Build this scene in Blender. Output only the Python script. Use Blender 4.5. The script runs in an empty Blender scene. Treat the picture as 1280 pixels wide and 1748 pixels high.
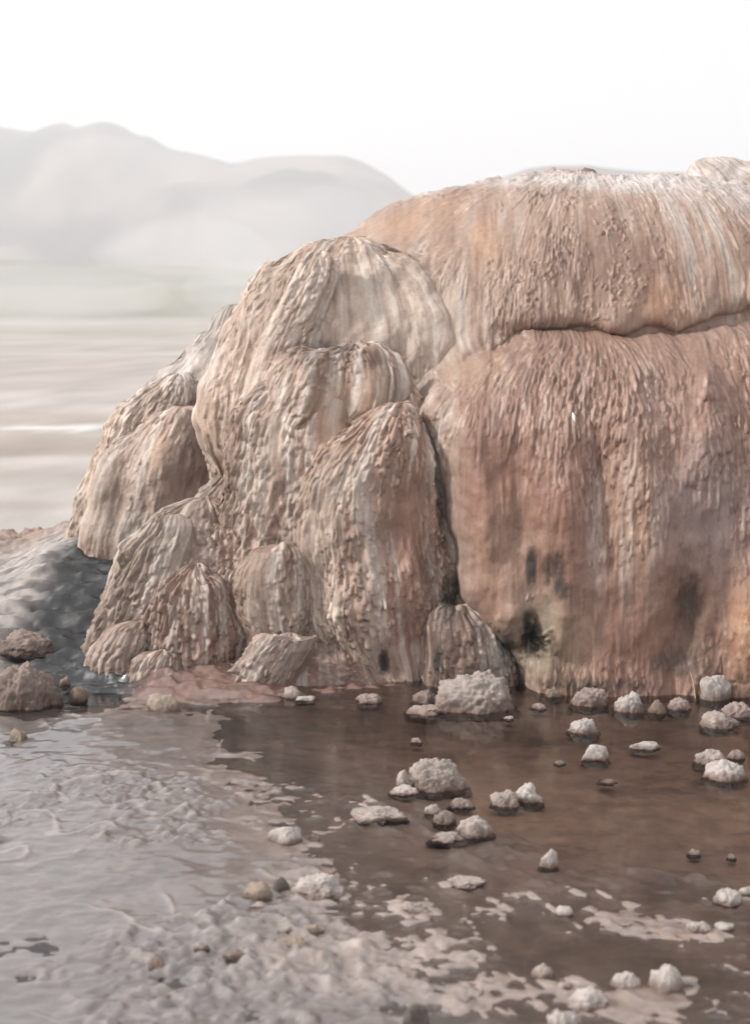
import bpy, bmesh, math
import numpy as np
from mathutils import Vector

R = math.radians
rng = np.random.default_rng(7)
scene = bpy.context.scene
COL = scene.collection

# ------------------------------------------------------------------ camera
CAM_H, PITCH, FPX = 1.3, R(8.07), 2497.0
cam_d = bpy.data.cameras.new('camera')
cam = bpy.data.objects.new('camera', cam_d)
COL.objects.link(cam)
cam.location = (0, 0, CAM_H)
cam.rotation_euler = (R(90) - PITCH, 0, 0)
cam_d.sensor_fit = 'VERTICAL'
cam_d.sensor_height = 56.0
cam_d.lens = 80.0
cam_d.clip_start, cam_d.clip_end = 0.05, 5000
cam_d.dof.use_dof = True
cam_d.dof.focus_distance = 4.8
cam_d.dof.aperture_fstop = 5.0
scene.camera = cam

# ------------------------------------------------------------------ sky, sun, exposure
SUN_EL, SUN_AZ = R(35), R(-98)          # azimuth from +Y (view direction), negative = to the left
world = bpy.data.worlds.new('World')
scene.world = world
world.use_nodes = True
nt = world.node_tree
nt.nodes.clear()
wo = nt.nodes.new('ShaderNodeOutputWorld')
bg = nt.nodes.new('ShaderNodeBackground')
sky = nt.nodes.new('ShaderNodeTexSky')
sky.sky_type = 'NISHITA'
sky.sun_disc = False
sky.sun_elevation = SUN_EL
sky.sun_rotation = SUN_AZ
sky.dust_density = 6.0
sky.altitude = 4200
mixw = nt.nodes.new('ShaderNodeMix'); mixw.data_type = 'RGBA'
mixw.inputs[0].default_value = 0.9
mixw.inputs[7].default_value = (9.0, 9.12, 9.35, 1)     # the steam-white overcast
tcw = nt.nodes.new('ShaderNodeTexCoord')
nzw = nt.nodes.new('ShaderNodeTexNoise'); nzw.inputs['Scale'].default_value = 2.2
nzw.inputs['Detail'].default_value = 3; nzw.inputs['Roughness'].default_value = .5
mrw = nt.nodes.new('ShaderNodeMapRange')
mrw.inputs[1].default_value = .35; mrw.inputs[2].default_value = .7
mrw.inputs[3].default_value = 1.03; mrw.inputs[4].default_value = .9
vmw = nt.nodes.new('ShaderNodeVectorMath'); vmw.operation = 'SCALE'
nt.links.new(tcw.outputs['Generated'], nzw.inputs['Vector'])
nt.links.new(nzw.outputs['Fac'], mrw.inputs[0])
nt.links.new(sky.outputs[0], mixw.inputs[6])
nt.links.new(mixw.outputs[2], vmw.inputs[0])
nt.links.new(mrw.outputs[0], vmw.inputs['Scale'])
nt.links.new(vmw.outputs[0], bg.inputs[0])
bg.inputs[1].default_value = 0.093
nt.links.new(bg.outputs[0], wo.inputs[0])

sun_d = bpy.data.lights.new('sun', 'SUN')
sun_d.energy = 5.0
sun_d.angle = R(6)
sun_d.color = (1.0, 0.955, 0.90)
sun = bpy.data.objects.new('sun', sun_d)
COL.objects.link(sun)
sdir = Vector((math.sin(SUN_AZ) * math.cos(SUN_EL), math.cos(SUN_AZ) * math.cos(SUN_EL), math.sin(SUN_EL)))
sun.rotation_euler = sdir.to_track_quat('Z', 'Y').to_euler()

scene.view_settings.view_transform = 'Standard'
scene.view_settings.look = 'None'
scene.view_settings.exposure = 0.27
scene.view_settings.gamma = 1.0
scene.cycles.volume_bounces = 2
scene.cycles.max_bounces = 7
scene.cycles.diffuse_bounces = 3
scene.cycles.transparent_max_bounces = 12
scene.cycles.use_denoising = True

# ------------------------------------------------------------------ helpers
def ray(px, py):
    """direction of the view line through a photo point, scaled so that its y component is 1"""
    px = np.asarray(px, float); py = np.asarray(py, float)
    a = (px - 640) / FPX; b = (874 - py) / FPX
    dy = math.cos(PITCH) + b * math.sin(PITCH)
    dz = -math.sin(PITCH) + b * math.cos(PITCH)
    return a / dy, dz / dy

def ground_pt(px, py, z=0.0):
    sx, sz = ray(px, py)
    Y = (z - CAM_H) / sz
    return sx * Y, Y

_T2 = rng.random((256, 256))
_T3 = rng.random((64, 64, 64))

_T2f = _T2.astype(np.float32)
def vn2(x, y):
    x = np.asarray(x, np.float32); y = np.asarray(y, np.float32)
    xf = np.floor(x); yf = np.floor(y)
    fx = x - xf; fy = y - yf
    fx = fx * fx * (3 - 2 * fx); fy = fy * fy * (3 - 2 * fy)
    x0 = xf.astype(np.int32) & 255; y0 = yf.astype(np.int32) & 255
    x1 = ((x0 + 1) & 255) << 8; y1 = (y0 + 1) & 255; x0 = x0 << 8
    T = _T2f.ravel()
    a = T.take(x0 + y0); a += (T.take(x1 + y0) - a) * fx
    b = T.take(x0 + y1); b += (T.take(x1 + y1) - b) * fx
    return a + (b - a) * fy

def fbm2(x, y, o=4, g=.5):
    s = 0; a = 1; t = 0
    for k in range(o):
        s = s + a * vn2(x * 2**k + 17.3 * k, y * 2**k + 5.1 * k); t += a; a *= g
    return s / t

def vn3(p):
    pi = np.floor(p).astype(np.int64); f = p - pi
    f = f * f * (3 - 2 * f)
    r = 0
    for dx in (0, 1):
        wx = f[:, 0] if dx else 1 - f[:, 0]
        for dy in (0, 1):
            wy = f[:, 1] if dy else 1 - f[:, 1]
            for dz in (0, 1):
                wz = f[:, 2] if dz else 1 - f[:, 2]
                r = r + wx * wy * wz * _T3[(pi[:, 0] + dx) & 63, (pi[:, 1] + dy) & 63, (pi[:, 2] + dz) & 63]
    return r

def fbm3(p, o=4, g=.5):
    s = 0; a = 1; t = 0
    for k in range(o):
        s = s + a * vn3(p * 2**k + 7.7 * k); t += a; a *= g
    return s / t

def ss(x, a, b):
    t = np.clip((x - a) / (b - a), 0, 1)
    return t * t * (3 - 2 * t)

def lin(r, g, b):
    c = np.array([r, g, b], float) / 255
    return np.where(c <= .04045, c / 12.92, ((c + .055) / 1.055) ** 2.4)

def mesh_from(name, V, F, mat=None, parent=None, col=None, wet=None, smooth=True, normals=None):
    me = bpy.data.meshes.new(name)
    V = np.asarray(V, np.float32); F = np.asarray(F, np.int32)
    n = F.shape[1]
    me.vertices.add(len(V)); me.vertices.foreach_set('co', V.ravel())
    me.loops.add(F.size); me.loops.foreach_set('vertex_index', F.ravel())
    me.polygons.add(len(F))
    me.polygons.foreach_set('loop_start', np.arange(0, F.size, n, dtype=np.int32))
    me.update(calc_edges=True)
    if smooth:
        me.polygons.foreach_set('use_smooth', np.ones(len(F), bool))
    if col is not None:
        at = me.color_attributes.new('col', 'FLOAT_COLOR', 'POINT')
        c4 = np.ones((len(V), 4), np.float32); c4[:, :3] = col
        at.data.foreach_set('color', c4.ravel())
    if wet is not None:
        at = me.attributes.new('wet', 'FLOAT', 'POINT')
        at.data.foreach_set('value', np.asarray(wet, np.float32))
    if normals is not None:
        me.normals_split_custom_set_from_vertices(normals.tolist())
    if mat: me.materials.append(mat)
    o = bpy.data.objects.new(name, me)
    COL.objects.link(o)
    if parent: o.parent = parent
    return o

def tag(o, label=None, cat=None, group=None, kind=None):
    if label: o['label'] = label
    if cat: o['category'] = cat
    if group: o['group'] = group
    if kind: o['kind'] = kind
    return o

def grid_faces(nr, nc):
    i = np.arange(nr - 1)[:, None] * nc + np.arange(nc - 1)[None, :]
    return np.stack([i, i + 1, i + nc + 1, i + nc], -1).reshape(-1, 4)

# ------------------------------------------------------------------ materials
def nodes(name):
    m = bpy.data.materials.new(name); m.use_nodes = True
    t = m.node_tree
    return m, t, t.nodes, t.links, t.nodes['Principled BSDF']

def sinter_mat(name, rough_dry=.7, rough_wet=.25, bump=.35, bscale=220, stretch=(1, 1, .35), spec=.35, speck=.14, coat=False):
    """colour from the piece's own pigment attribute, with fine mottling, grain relief and damp gloss"""
    m, t, N, L, b = nodes(name)
    at = N.new('ShaderNodeAttribute'); at.attribute_name = 'col'
    aw = N.new('ShaderNodeAttribute'); aw.attribute_name = 'wet'
    tc = N.new('ShaderNodeTexCoord')
    mp = N.new('ShaderNodeMapping'); mp.inputs['Scale'].default_value = stretch
    L.new(tc.outputs['Object'], mp.inputs['Vector'])
    n1 = N.new('ShaderNodeTexNoise'); n1.inputs['Scale'].default_value = bscale
    n1.inputs['Detail'].default_value = 4; n1.inputs['Roughness'].default_value = .65
    L.new(mp.outputs[0], n1.inputs['Vector'])
    n2 = N.new('ShaderNodeTexNoise'); n2.inputs['Scale'].default_value = bscale * .2
    n2.inputs['Detail'].default_value = 5; n2.inputs['Roughness'].default_value = .65
    L.new(mp.outputs[0], n2.inputs['Vector'])
    mr = N.new('ShaderNodeMapRange')
    mr.inputs[1].default_value = .3; mr.inputs[2].default_value = .7
    mr.inputs[3].default_value = 1 - speck; mr.inputs[4].default_value = 1 + speck
    L.new(n2.outputs['Fac'], mr.inputs[0])
    mr2 = N.new('ShaderNodeMapRange')
    mr2.inputs[1].default_value = .3; mr2.inputs[2].default_value = .7
    mr2.inputs[3].default_value = 1 - speck * .8; mr2.inputs[4].default_value = 1 + speck * .8
    L.new(n1.outputs['Fac'], mr2.inputs[0])
    mm = N.new('ShaderNodeMath'); mm.operation = 'MULTIPLY'
    L.new(mr.outputs[0], mm.inputs[0]); L.new(mr2.outputs[0], mm.inputs[1])
    vm = N.new('ShaderNodeVectorMath'); vm.operation = 'SCALE'
    L.new(at.outputs['Color'], vm.inputs[0]); L.new(mm.outputs[0], vm.inputs['Scale'])
    L.new(vm.outputs[0], b.inputs['Base Color'])
    rr = N.new('ShaderNodeMapRange')
    rr.inputs[3].default_value = rough_dry; rr.inputs[4].default_value = rough_wet
    L.new(aw.outputs['Fac'], rr.inputs[0])
    L.new(rr.outputs[0], b.inputs['Roughness'])
    b.inputs['Specular IOR Level'].default_value = spec
    if coat:                                            # a film of water
        L.new(aw.outputs['Fac'], b.inputs['Coat Weight'])
        b.inputs['Coat Roughness'].default_value = .10; b.inputs['Coat IOR'].default_value = 1.5
    bp = N.new('ShaderNodeBump'); bp.inputs['Strength'].default_value = bump
    bp.inputs['Distance'].default_value = .004
    ad = N.new('ShaderNodeMath'); ad.operation = 'ADD'
    L.new(n1.outputs['Fac'], ad.inputs[0]); L.new(n2.outputs['Fac'], ad.inputs[1])
    L.new(ad.outputs[0], bp.inputs['Height'])
    L.new(bp.outputs[0], b.inputs['Normal'])
    return m

M_mound = sinter_mat('mound_sinter', .62, .3, .45, 240, (1, 1, .4))
M_bed = sinter_mat('pool_bed_sinter', .75, .3, .3, 260, (1, 1, 1), spec=.5, speck=.12, coat=True)
M_stone = sinter_mat('stone_crust', .85, .4, .5, 260, (1, 1, 1), spec=.3, speck=.16)

def water_mat(name, scale, strength, tint, calm_x=None):
    m, t, N, L, b = nodes(name)
    N.remove(b)
    out = N['Material Output']
    tr = N.new('ShaderNodeBsdfTransparent'); tr.inputs[0].default_value = (*tint, 1)
    gl = N.new('ShaderNodeBsdfGlossy'); gl.inputs['Roughness'].default_value = .06
    fr = N.new('ShaderNodeFresnel'); fr.inputs[0].default_value = 1.33
    mx = N.new('ShaderNodeMixShader')
    tc = N.new('ShaderNodeTexCoord')
    n1 = N.new('ShaderNodeTexNoise'); n1.inputs['Scale'].default_value = scale
    n1.inputs['Detail'].default_value = 3; n1.inputs['Distortion'].default_value = .6
    L.new(tc.outputs['Object'], n1.inputs['Vector'])
    bp = N.new('ShaderNodeBump'); bp.inputs['Distance'].default_value = .01
    bp.inputs['Strength'].default_value = strength
    if calm_x:
        sx = N.new('ShaderNodeSeparateXYZ'); L.new(tc.outputs['Object'], sx.inputs[0])
        n3 = N.new('ShaderNodeTexNoise'); n3.inputs['Scale'].default_value = 2.5
        L.new(tc.outputs['Object'], n3.inputs['Vector'])
        ad = N.new('ShaderNodeMath'); ad.operation = 'MULTIPLY_ADD'; ad.inputs[1].default_value = .9
        L.new(n3.outputs['Fac'], ad.inputs[0]); L.new(sx.outputs[0], ad.inputs[2])
        mr = N.new('ShaderNodeMapRange')
        mr.inputs[1].default_value = calm_x[0] + .45; mr.inputs[2].default_value = calm_x[1] + .45
        mr.inputs[3].default_value = strength; mr.inputs[4].default_value = strength * .12
        L.new(ad.outputs[0], mr.inputs[0]); L.new(mr.outputs[0], bp.inputs['Strength'])
    L.new(n1.outputs['Fac'], bp.inputs['Height'])
    L.new(bp.outputs[0], gl.inputs['Normal']); L.new(bp.outputs[0], fr.inputs['Normal'])
    L.new(fr.outputs[0], mx.inputs[0]); L.new(tr.outputs[0], mx.inputs[1]); L.new(gl.outputs[0], mx.inputs[2])
    L.new(mx.outputs[0], out.inputs[0])
    return m

M_water = water_mat('pool_water', 30, .10, (.97, .95, .93), (-.35, .25))

def plain_mat(name, c, rough=.8):
    m, t, N, L, b = nodes(name)
    tc = N.new('ShaderNodeTexCoord')
    n = N.new('ShaderNodeTexNoise'); n.inputs['Scale'].default_value = 60; n.inputs['Detail'].default_value = 4
    L.new(tc.outputs['Object'], n.inputs['Vector'])
    mr = N.new('ShaderNodeMapRange'); mr.inputs[3].default_value = .7; mr.inputs[4].default_value = 1.3
    L.new(n.outputs['Fac'], mr.inputs[0])
    vm = N.new('ShaderNodeVectorMath'); vm.operation = 'SCALE'; vm.inputs[0].default_value = c
    L.new(mr.outputs[0], vm.inputs['Scale']); L.new(vm.outputs[0], b.inputs['Base Color'])
    b.inputs['Roughness'].default_value = rough
    return m

# ------------------------------------------------------------------ the mound: base loft
CX, CY = 0.95, 6.6
#        z      left   right  front
PROF = [(-.15, 2.40, 2.45, 1.61), (0, 2.39, 2.45, 1.60), (.216, 2.345, 2.4, 1.575), (.40, 2.31, 2.38, 1.56),
        (.665, 2.205, 2.36, 1.54), (.824, 2.11, 2.33, 1.50), (.93, 2.01, 2.3, 1.46), (1.057, 1.85, 2.25, 1.37),
        (1.18, 1.66, 2.2, 1.25), (1.287, 1.57, 2.12, 1.19), (1.406, 1.505, 2.02, 1.14), (1.506, 1.373, 1.92, 1.07),
        (1.57, 1.214, 1.83, 1.01), (1.63, 1.08, 1.75, .94), (1.723, .95, 1.58, .80), (1.81, .79, 1.36, .60),
        (1.855, .58, 1.1, .43), (1.88, .32, .75, .25), (1.893, .08, .3, .06)]
PROF = np.array(PROF)
PROF[:, 1] *= np.interp(PROF[:, 0], [0, .8, 1.05, 1.3], [.83, .85, .93, .99])
PROF[:, 0] = np.where(PROF[:, 0] > 1.3, 1.3 + (PROF[:, 0] - 1.3) * .92, PROF[:, 0])
def smooth_prof(n):
    d = np.r_[0, np.cumsum(np.hypot(np.diff(PROF[:, 0]), np.diff(PROF[:, 3])))]
    # denser samples then light smoothing
    tt = np.linspace(0, d[-1], 400)
    P = np.stack([np.interp(tt, d, PROF[:, k]) for k in range(4)], 1)
    for _ in range(30):
        P[1:-1] = .25 * P[:-2] + .5 * P[1:-1] + .25 * P[2:]
    d2 = np.r_[0, np.cumsum(np.hypot(np.diff(P[:, 0]), np.diff(P[:, 3])))]
    t2 = np.linspace(0, d2[-1], n)
    return np.stack([np.interp(t2, d2, P[:, k]) for k in range(4)], 1)

# elevation map of the front: relief towards the viewer's side as a function of X and Z
X0, X1, Z0, Z1, RES = -1.75, 3.5, -.15, 2.0, .0035
MX = np.arange(X0, X1, RES); MZ = np.arange(Z0, Z1, RES)
GX, GZ = (q.astype(np.float32) for q in np.meshgrid(MX, MZ))                     # rows = Z
_P = smooth_prof(600)
_a = np.where(GX < CX, np.interp(GZ, _P[:, 0], _P[:, 1], right=.02), np.interp(GZ, _P[:, 0], _P[:, 2], right=.02))
_b = np.interp(GZ, _P[:, 0], _P[:, 3], right=.0)
_q = np.clip(1 - np.abs((GX - CX) / _a) ** 2.15, 0, 1) ** (1 / 2.15)
YB = CY - _b * _q                                # base front
D = np.zeros_like(YB)                            # relief in front of the base
OWN = np.zeros(YB.shape, np.int8)                # which part a point belongs to
DRIP = np.full(YB.shape, .35)                    # how strongly dripstone scales grow

def smp(A, X, Z):
    fx = np.clip((X - X0) / RES, 0, A.shape[1] - 1.001); fz = np.clip((Z - Z0) / RES, 0, A.shape[0] - 1.001)
    i = fx.astype(int); j = fz.astype(int); fx = fx - i; fz = fz - j
    return ((A[j, i] * (1 - fx) + A[j, i + 1] * fx) * (1 - fz) + (A[j + 1, i] * (1 - fx) + A[j + 1, i + 1] * fx) * fz)

_cacheY = [None]
def on_mound(px, py, extra=0.0):
    """where the view line through a photo point meets the relief as sculpted so far"""
    sx, sz = ray(px, py)
    Y = np.full(np.shape(sx), 5.4)
    YD = YB - D if np.size(sx) > 1 or _cacheY[0] is None else _cacheY[0]
    for _ in range(25):
        Yn = smp(YD, sx * Y, CAM_H + sz * Y) - extra
        Y = .6 * Y + .4 * Yn
    return sx * Y, CAM_H + sz * Y

def catmull(P, per=6):
    P = np.asarray(P, float); n = len(P); out = []
    for i in range(n):
        p0, p1, p2, p3 = P[i - 1], P[i], P[(i + 1) % n], P[(i + 2) % n]
        for k in range(per):
            t = k / per
            out.append(.5 * ((2 * p1) + (p2 - p0) * t + (2 * p0 - 5 * p1 + 4 * p2 - p3) * t * t + (3 * p1 - p0 - 3 * p2 + p3) * t**3))
    return np.array(out)

def poly_dist(poly, x, z):
    """inside test; distance to the outline divided by its width factor (0 = open edge, no rounding); softness of the rim"""
    ins = np.zeros(x.shape, bool); dm = np.full(x.shape, 1e9, np.float32)
    sa = np.full(x.shape, 1e-9, np.float32); sb = np.zeros(x.shape, np.float32)
    n = len(poly)
    for i in range(n):
        ax, az, aw = poly[i]; bx, bz, bw = poly[(i + 1) % n]
        ex, ez = bx - ax, bz - az
        c = ((az > z) != (bz > z)) & (x < ex * (z - az) / (ez + 1e-12) + ax)
        ins ^= c
        if aw < .15 or bw < .15: continue
        l2 = ex * ex + ez * ez + 1e-12
        t = np.clip(((x - ax) * ex + (z - az) * ez) / l2, 0, 1)
        d2 = (x - ax - t * ex) ** 2 + (z - az - t * ez) ** 2
        wl = aw + (bw - aw) * t
        dm = np.minimum(dm, d2 / wl ** 2)
        q = math.sqrt(l2) / (d2 + 1e-4) ** 2
        sa += q; sb += q * ss(wl, 1.05, 1.6)
    return ins, np.sqrt(dm), sb / sa

WARP1 = (fbm2(GX * 9, GZ * 9, 3) - .5); WARP2 = (fbm2(GX * 9 + 40, GZ * 9 + 11, 3) - .5)

def lobe(pts, H, w, own=None, drip=None, fade=None, p=2.0, warp=.05, tilt=0, level=0.0):
    """bulge whose outline passes through the photo points; w = rounding width in metres;
    level: how far the relief underneath is evened out first"""
    X, Z = on_mound([q[0] for q in pts], [q[1] for q in pts], 0)
    poly = catmull(np.stack([X, Z, [q[2] if len(q) > 2 else 1.0 for q in pts]], 1), 5)
    poly[:, 2] = np.where(poly[:, 2] < .2, 0, np.maximum(poly[:, 2], .3))
    m = .06
    c0 = max(int((poly[:, 0].min() - m - X0) / RES), 0); c1 = min(int((poly[:, 0].max() + m - X0) / RES) + 1, len(MX))
    r0 = max(int((poly[:, 1].min() - m - Z0) / RES), 0); r1 = min(int((poly[:, 1].max() + m - Z0) / RES) + 1, len(MZ))
    sl = (slice(r0, r1), slice(c0, c1))
    gx = GX[sl] + WARP1[sl] * warp; gz = GZ[sl] + WARP2[sl] * warp
    ins, dm, soft = poly_dist(poly, gx, gz)
    t = np.clip(dm / w, 0, 1)
    prof = np.where(ins, (1 - (1 - t) ** p) ** (1 / p) * (1 - soft) + ss(t, 0, 1) * soft, 0)
    if fade:
        _, zf = on_mound([fade[2] if len(fade) > 2 else pts[0][0]] * 2, [fade[0], fade[1]])
        prof = prof * ss(gz, zf[1], zf[0])
    if level:
        base = blur(D, level)[sl]
        k = np.where(ins, ss(t, 0, .6), 0)
        D[sl] = D[sl] * (1 - k) + base * k
    D[sl] += H * prof
    if own is not None:
        OWN[sl] = np.where(ins & (prof > .04), own, OWN[sl])
    if drip is not None:
        k = np.where(ins, np.clip(t * 3, 0, 1), 0) * (1 if not fade else np.clip(prof * 3, 0, 1))
        DRIP[sl] = DRIP[sl] * (1 - k) + drip * k

def fold(pts, H, w, sharp=2.0):
    """raised (or sunk) fold running along photo points"""
    X, Z = on_mound([q[0] for q in pts], [q[1] for q in pts])
    P = np.stack([X, Z], 1)
    # open catmull
    Q = np.vstack([2 * P[0] - P[1], P, 2 * P[-1] - P[-2]])
    poly = []
    for i in range(1, len(Q) - 2):
        for k in range(6):
            t = k / 6; p0, p1, p2, p3 = Q[i - 1:i + 3]
            poly.append(.5 * (2 * p1 + (p2 - p0) * t + (2 * p0 - 5 * p1 + 4 * p2 - p3) * t * t + (3 * p1 - p0 - 3 * p2 + p3) * t**3))
    poly.append(P[-1]); poly = np.array(poly)
    m = w * 2.5
    c0 = max(int((poly[:, 0].min() - m - X0) / RES), 0); c1 = min(int((poly[:, 0].max() + m - X0) / RES) + 1, len(MX))
    r0 = max(int((poly[:, 1].min() - m - Z0) / RES), 0); r1 = min(int((poly[:, 1].max() + m - Z0) / RES) + 1, len(MZ))
    sl = (slice(r0, r1), slice(c0, c1))
    gx = GX[sl] + WARP1[sl] * .05; gz = GZ[sl] + WARP2[sl] * .05
    best = np.full(gx.shape, 1e9); tt = np.zeros(gx.shape); n = len(poly) - 1
    for i in range(n):
        ax, az = poly[i]; ex, ez = poly[i + 1] - poly[i]
        t = np.clip(((gx - ax) * ex + (gz - az) * ez) / (ex * ex + ez * ez + 1e-12), 0, 1)
        d = (gx - ax - t * ex) ** 2 + (gz - az - t * ez) ** 2
        k = d < best; best = np.where(k, d, best); tt = np.where(k, (i + t) / n, tt)
    D[sl] += H * np.exp(-(np.sqrt(best) / w) ** sharp) * np.clip(np.sin(np.pi * np.clip(tt, .06, .94)), 0, 1) ** .5

def blur(A, r):
    n = max(int(r / RES / 2), 1)
    for _ in range(2):
        for ax in (0, 1):
            B = np.pad(A, [(n + 1, n) if k == ax else (0, 0) for k in (0, 1)], mode='edge')
            c = np.cumsum(B, axis=ax)
            s0 = [slice(None)] * 2; s1 = [slice(None)] * 2
            s0[ax] = slice(2 * n + 1, None); s1[ax] = slice(0, -(2 * n + 1))
            A = (c[tuple(s0)] - c[tuple(s1)]) / (2 * n + 1)
    return A

PART_NAMES = ['back_body', 'crown', '', '', '', 'great_curtain']
PART_LABELS = {1: 'smooth tan crown with nodule patches and white streaks', 5: 'broad reddish brown curtain reaching the pool'}

# --- large relief, back to front -------------------------------------------------
# crown (dome above the crease)
lobe([(470, 400), (520, 320), (700, 180), (1000, 140), (1230, 150), (1275, 330), (1295, 430), (1278, 520, .5), (1220, 545, .4), (1160, 566, .35), (1100, 559, .35), (1040, 564, .35),
      (990, 551, .35), (940, 557, .4), (905, 566, .45), (878, 572, .6), (842, 592, 1.2), (800, 650, 1.6), (740, 660, 1.6), (650, 590, 1.6), (540, 490, 1.6)], .075, .32, 1, .36, p=2.2)
lobe([(1265, 300), (1420, 300), (1600, 420), (1620, 540), (1300, 545), (1290, 430)], .10, .2, 1, .2)
# great curtain on the right
lobe([(704, 705, .7), (735, 655), (800, 615), (880, 580), (960, 562, .8), (1100, 574, .7), (1200, 570, .7), (1300, 548), (1500, 560), (1700, 700), (1800, 1000), (1800, 1260, 0),
      (1250, 1275, 0), (905, 1275, 0), (885, 1200, .6), (880, 1150, .5), (862, 1105, .5), (820, 1058, .5), (782, 1005, .6), (762, 890, .7), (738, 770, .7)], .22, .22, 5, .85, p=2.2)
fold([(1010, 720), (1020, 830), (1025, 960)], -.045, .06)
fold([(1080, 640), (1095, 760), (1110, 900), (1110, 1050)], .04, .09)
fold([(1200, 620), (1195, 680)], .06, .05)
fold([(1215, 690), (1205, 760), (1195, 850)], .06, .07)
fold([(1170, 960), (1165, 1060), (1150, 1160)], -.05, .05)
fold([(1285, 980), (1275, 1080), (1262, 1180)], .07, .05)
fold([(800, 720), (815, 850), (835, 1000)], .03, .06)
fold([(880, 720), (890, 850), (900, 960)], -.025, .05)
fold([(960, 800), (965, 900), (975, 1040)], .02, .05)
fold([(905, 1060), (902, 1100), (905, 1125)], -.07, .03)
fold([(940, 1020), (955, 1070), (950, 1130)], .04, .04)
fold([(875, 1030), (868, 1060)], .03, .03)
D += (fbm2(GX * 5, GZ * 4, 3) - .5) * .05 + (fbm2(GX * 16, GZ * 9 + 9, 3) - .5) * .022
D = D * .4 + blur(D, .012) * .6

# --- where drips grow, and flow direction ----------------------------------------
YF = YB - D
_cacheY[0] = YF
def grad(A):
    return np.gradient(A, RES, axis=1), np.gradient(A, RES, axis=0)

def blob(A, px, py, rx, ry, val, k=1.0):
    X, Z = on_mound([px], [py]); s = 5.2 / FPX; ax, az = rx * s, ry * s
    c0, c1 = max(int((X[0] - 2.2 * ax - X0) / RES), 0), max(int((X[0] + 2.2 * ax - X0) / RES), 1)
    r0, r1 = max(int((Z[0] - 2.2 * az - Z0) / RES), 0), max(int((Z[0] + 2.2 * az - Z0) / RES), 1)
    sl = (slice(r0, r1), slice(c0, c1))
    w = k * np.exp(-(((GX[sl] - X[0]) / ax) ** 2 + ((GZ[sl] - Z[0]) / az) ** 2) ** 1.5)
    B = A[sl]
    if A.ndim == 3:
        B += (np.asarray(val) - B) * w[..., None]
    else:
        B += (val - B) * w

for px, py, rx, ry, v in [(870, 900, 130, 150, .12), (960, 1050, 120, 120, .15), (1200, 930, 90, 130, .15), (1130, 1050, 120, 110, .2), (800, 880, 40, 160, .15),
                          (1050, 880, 40, 90, .45), (610, 690, 45, 50, .05), (560, 720, 30, 60, .1), (700, 520, 60, 90, .12), (780, 570, 60, 80, .08),
                          (700, 370, 90, 50, .2), (830, 420, 60, 60, .08), (900, 480, 60, 60, .9), (880, 540, 45, 40, 1.0), (960, 440, 70, 60, .6),
                          (440, 560, 45, 70, .7), (560, 470, 50, 60, .55), (500, 560, 30, 60, .8), (720, 455, 35, 30, .9), (520, 600, 60, 22, 1.0), (650, 615, 45, 25, 1.0),
                          (675, 660, 25, 40, 1.0), (470, 780, 25, 70, .9), (430, 840, 20, 60, .9), (480, 850, 30, 60, .8), (250, 690, 50, 30, .8), (220, 800, 60, 60, .5), (300, 830, 40, 40, .1), (190, 880, 40, 40, .6),
                          (1240, 650, 50, 60, .5), (1240, 430, 50, 90, .2), (740, 1150, 60, 60, .2), (690, 1050, 40, 90, .5), (600, 1150, 60, 30, .4), (350, 1150, 80, 30, .4)]:
    blob(DRIP, px, py, rx, ry, v)
DRIP *= .25 + 1.5 * fbm2(GX * 6 + 3, GZ * 3, 3)
DRIP = np.clip(DRIP, 0, 1.15)

YS = blur(YF, .07)
gx_, gz_ = grad(YS)
nn = np.sqrt(gx_**2 + gz_**2 + 1)
nx_, ny_, nz_ = gx_ / nn, -1 / nn, gz_ / nn      # outward normal of Y = YS(X,Z), facing -Y
fx_, fz_ = nz_ * nx_, -1 + nz_**2
fl = np.hypot(fx_, fz_) + 1e-6
fx_, fz_ = fx_ / fl, fz_ / fl

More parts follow.
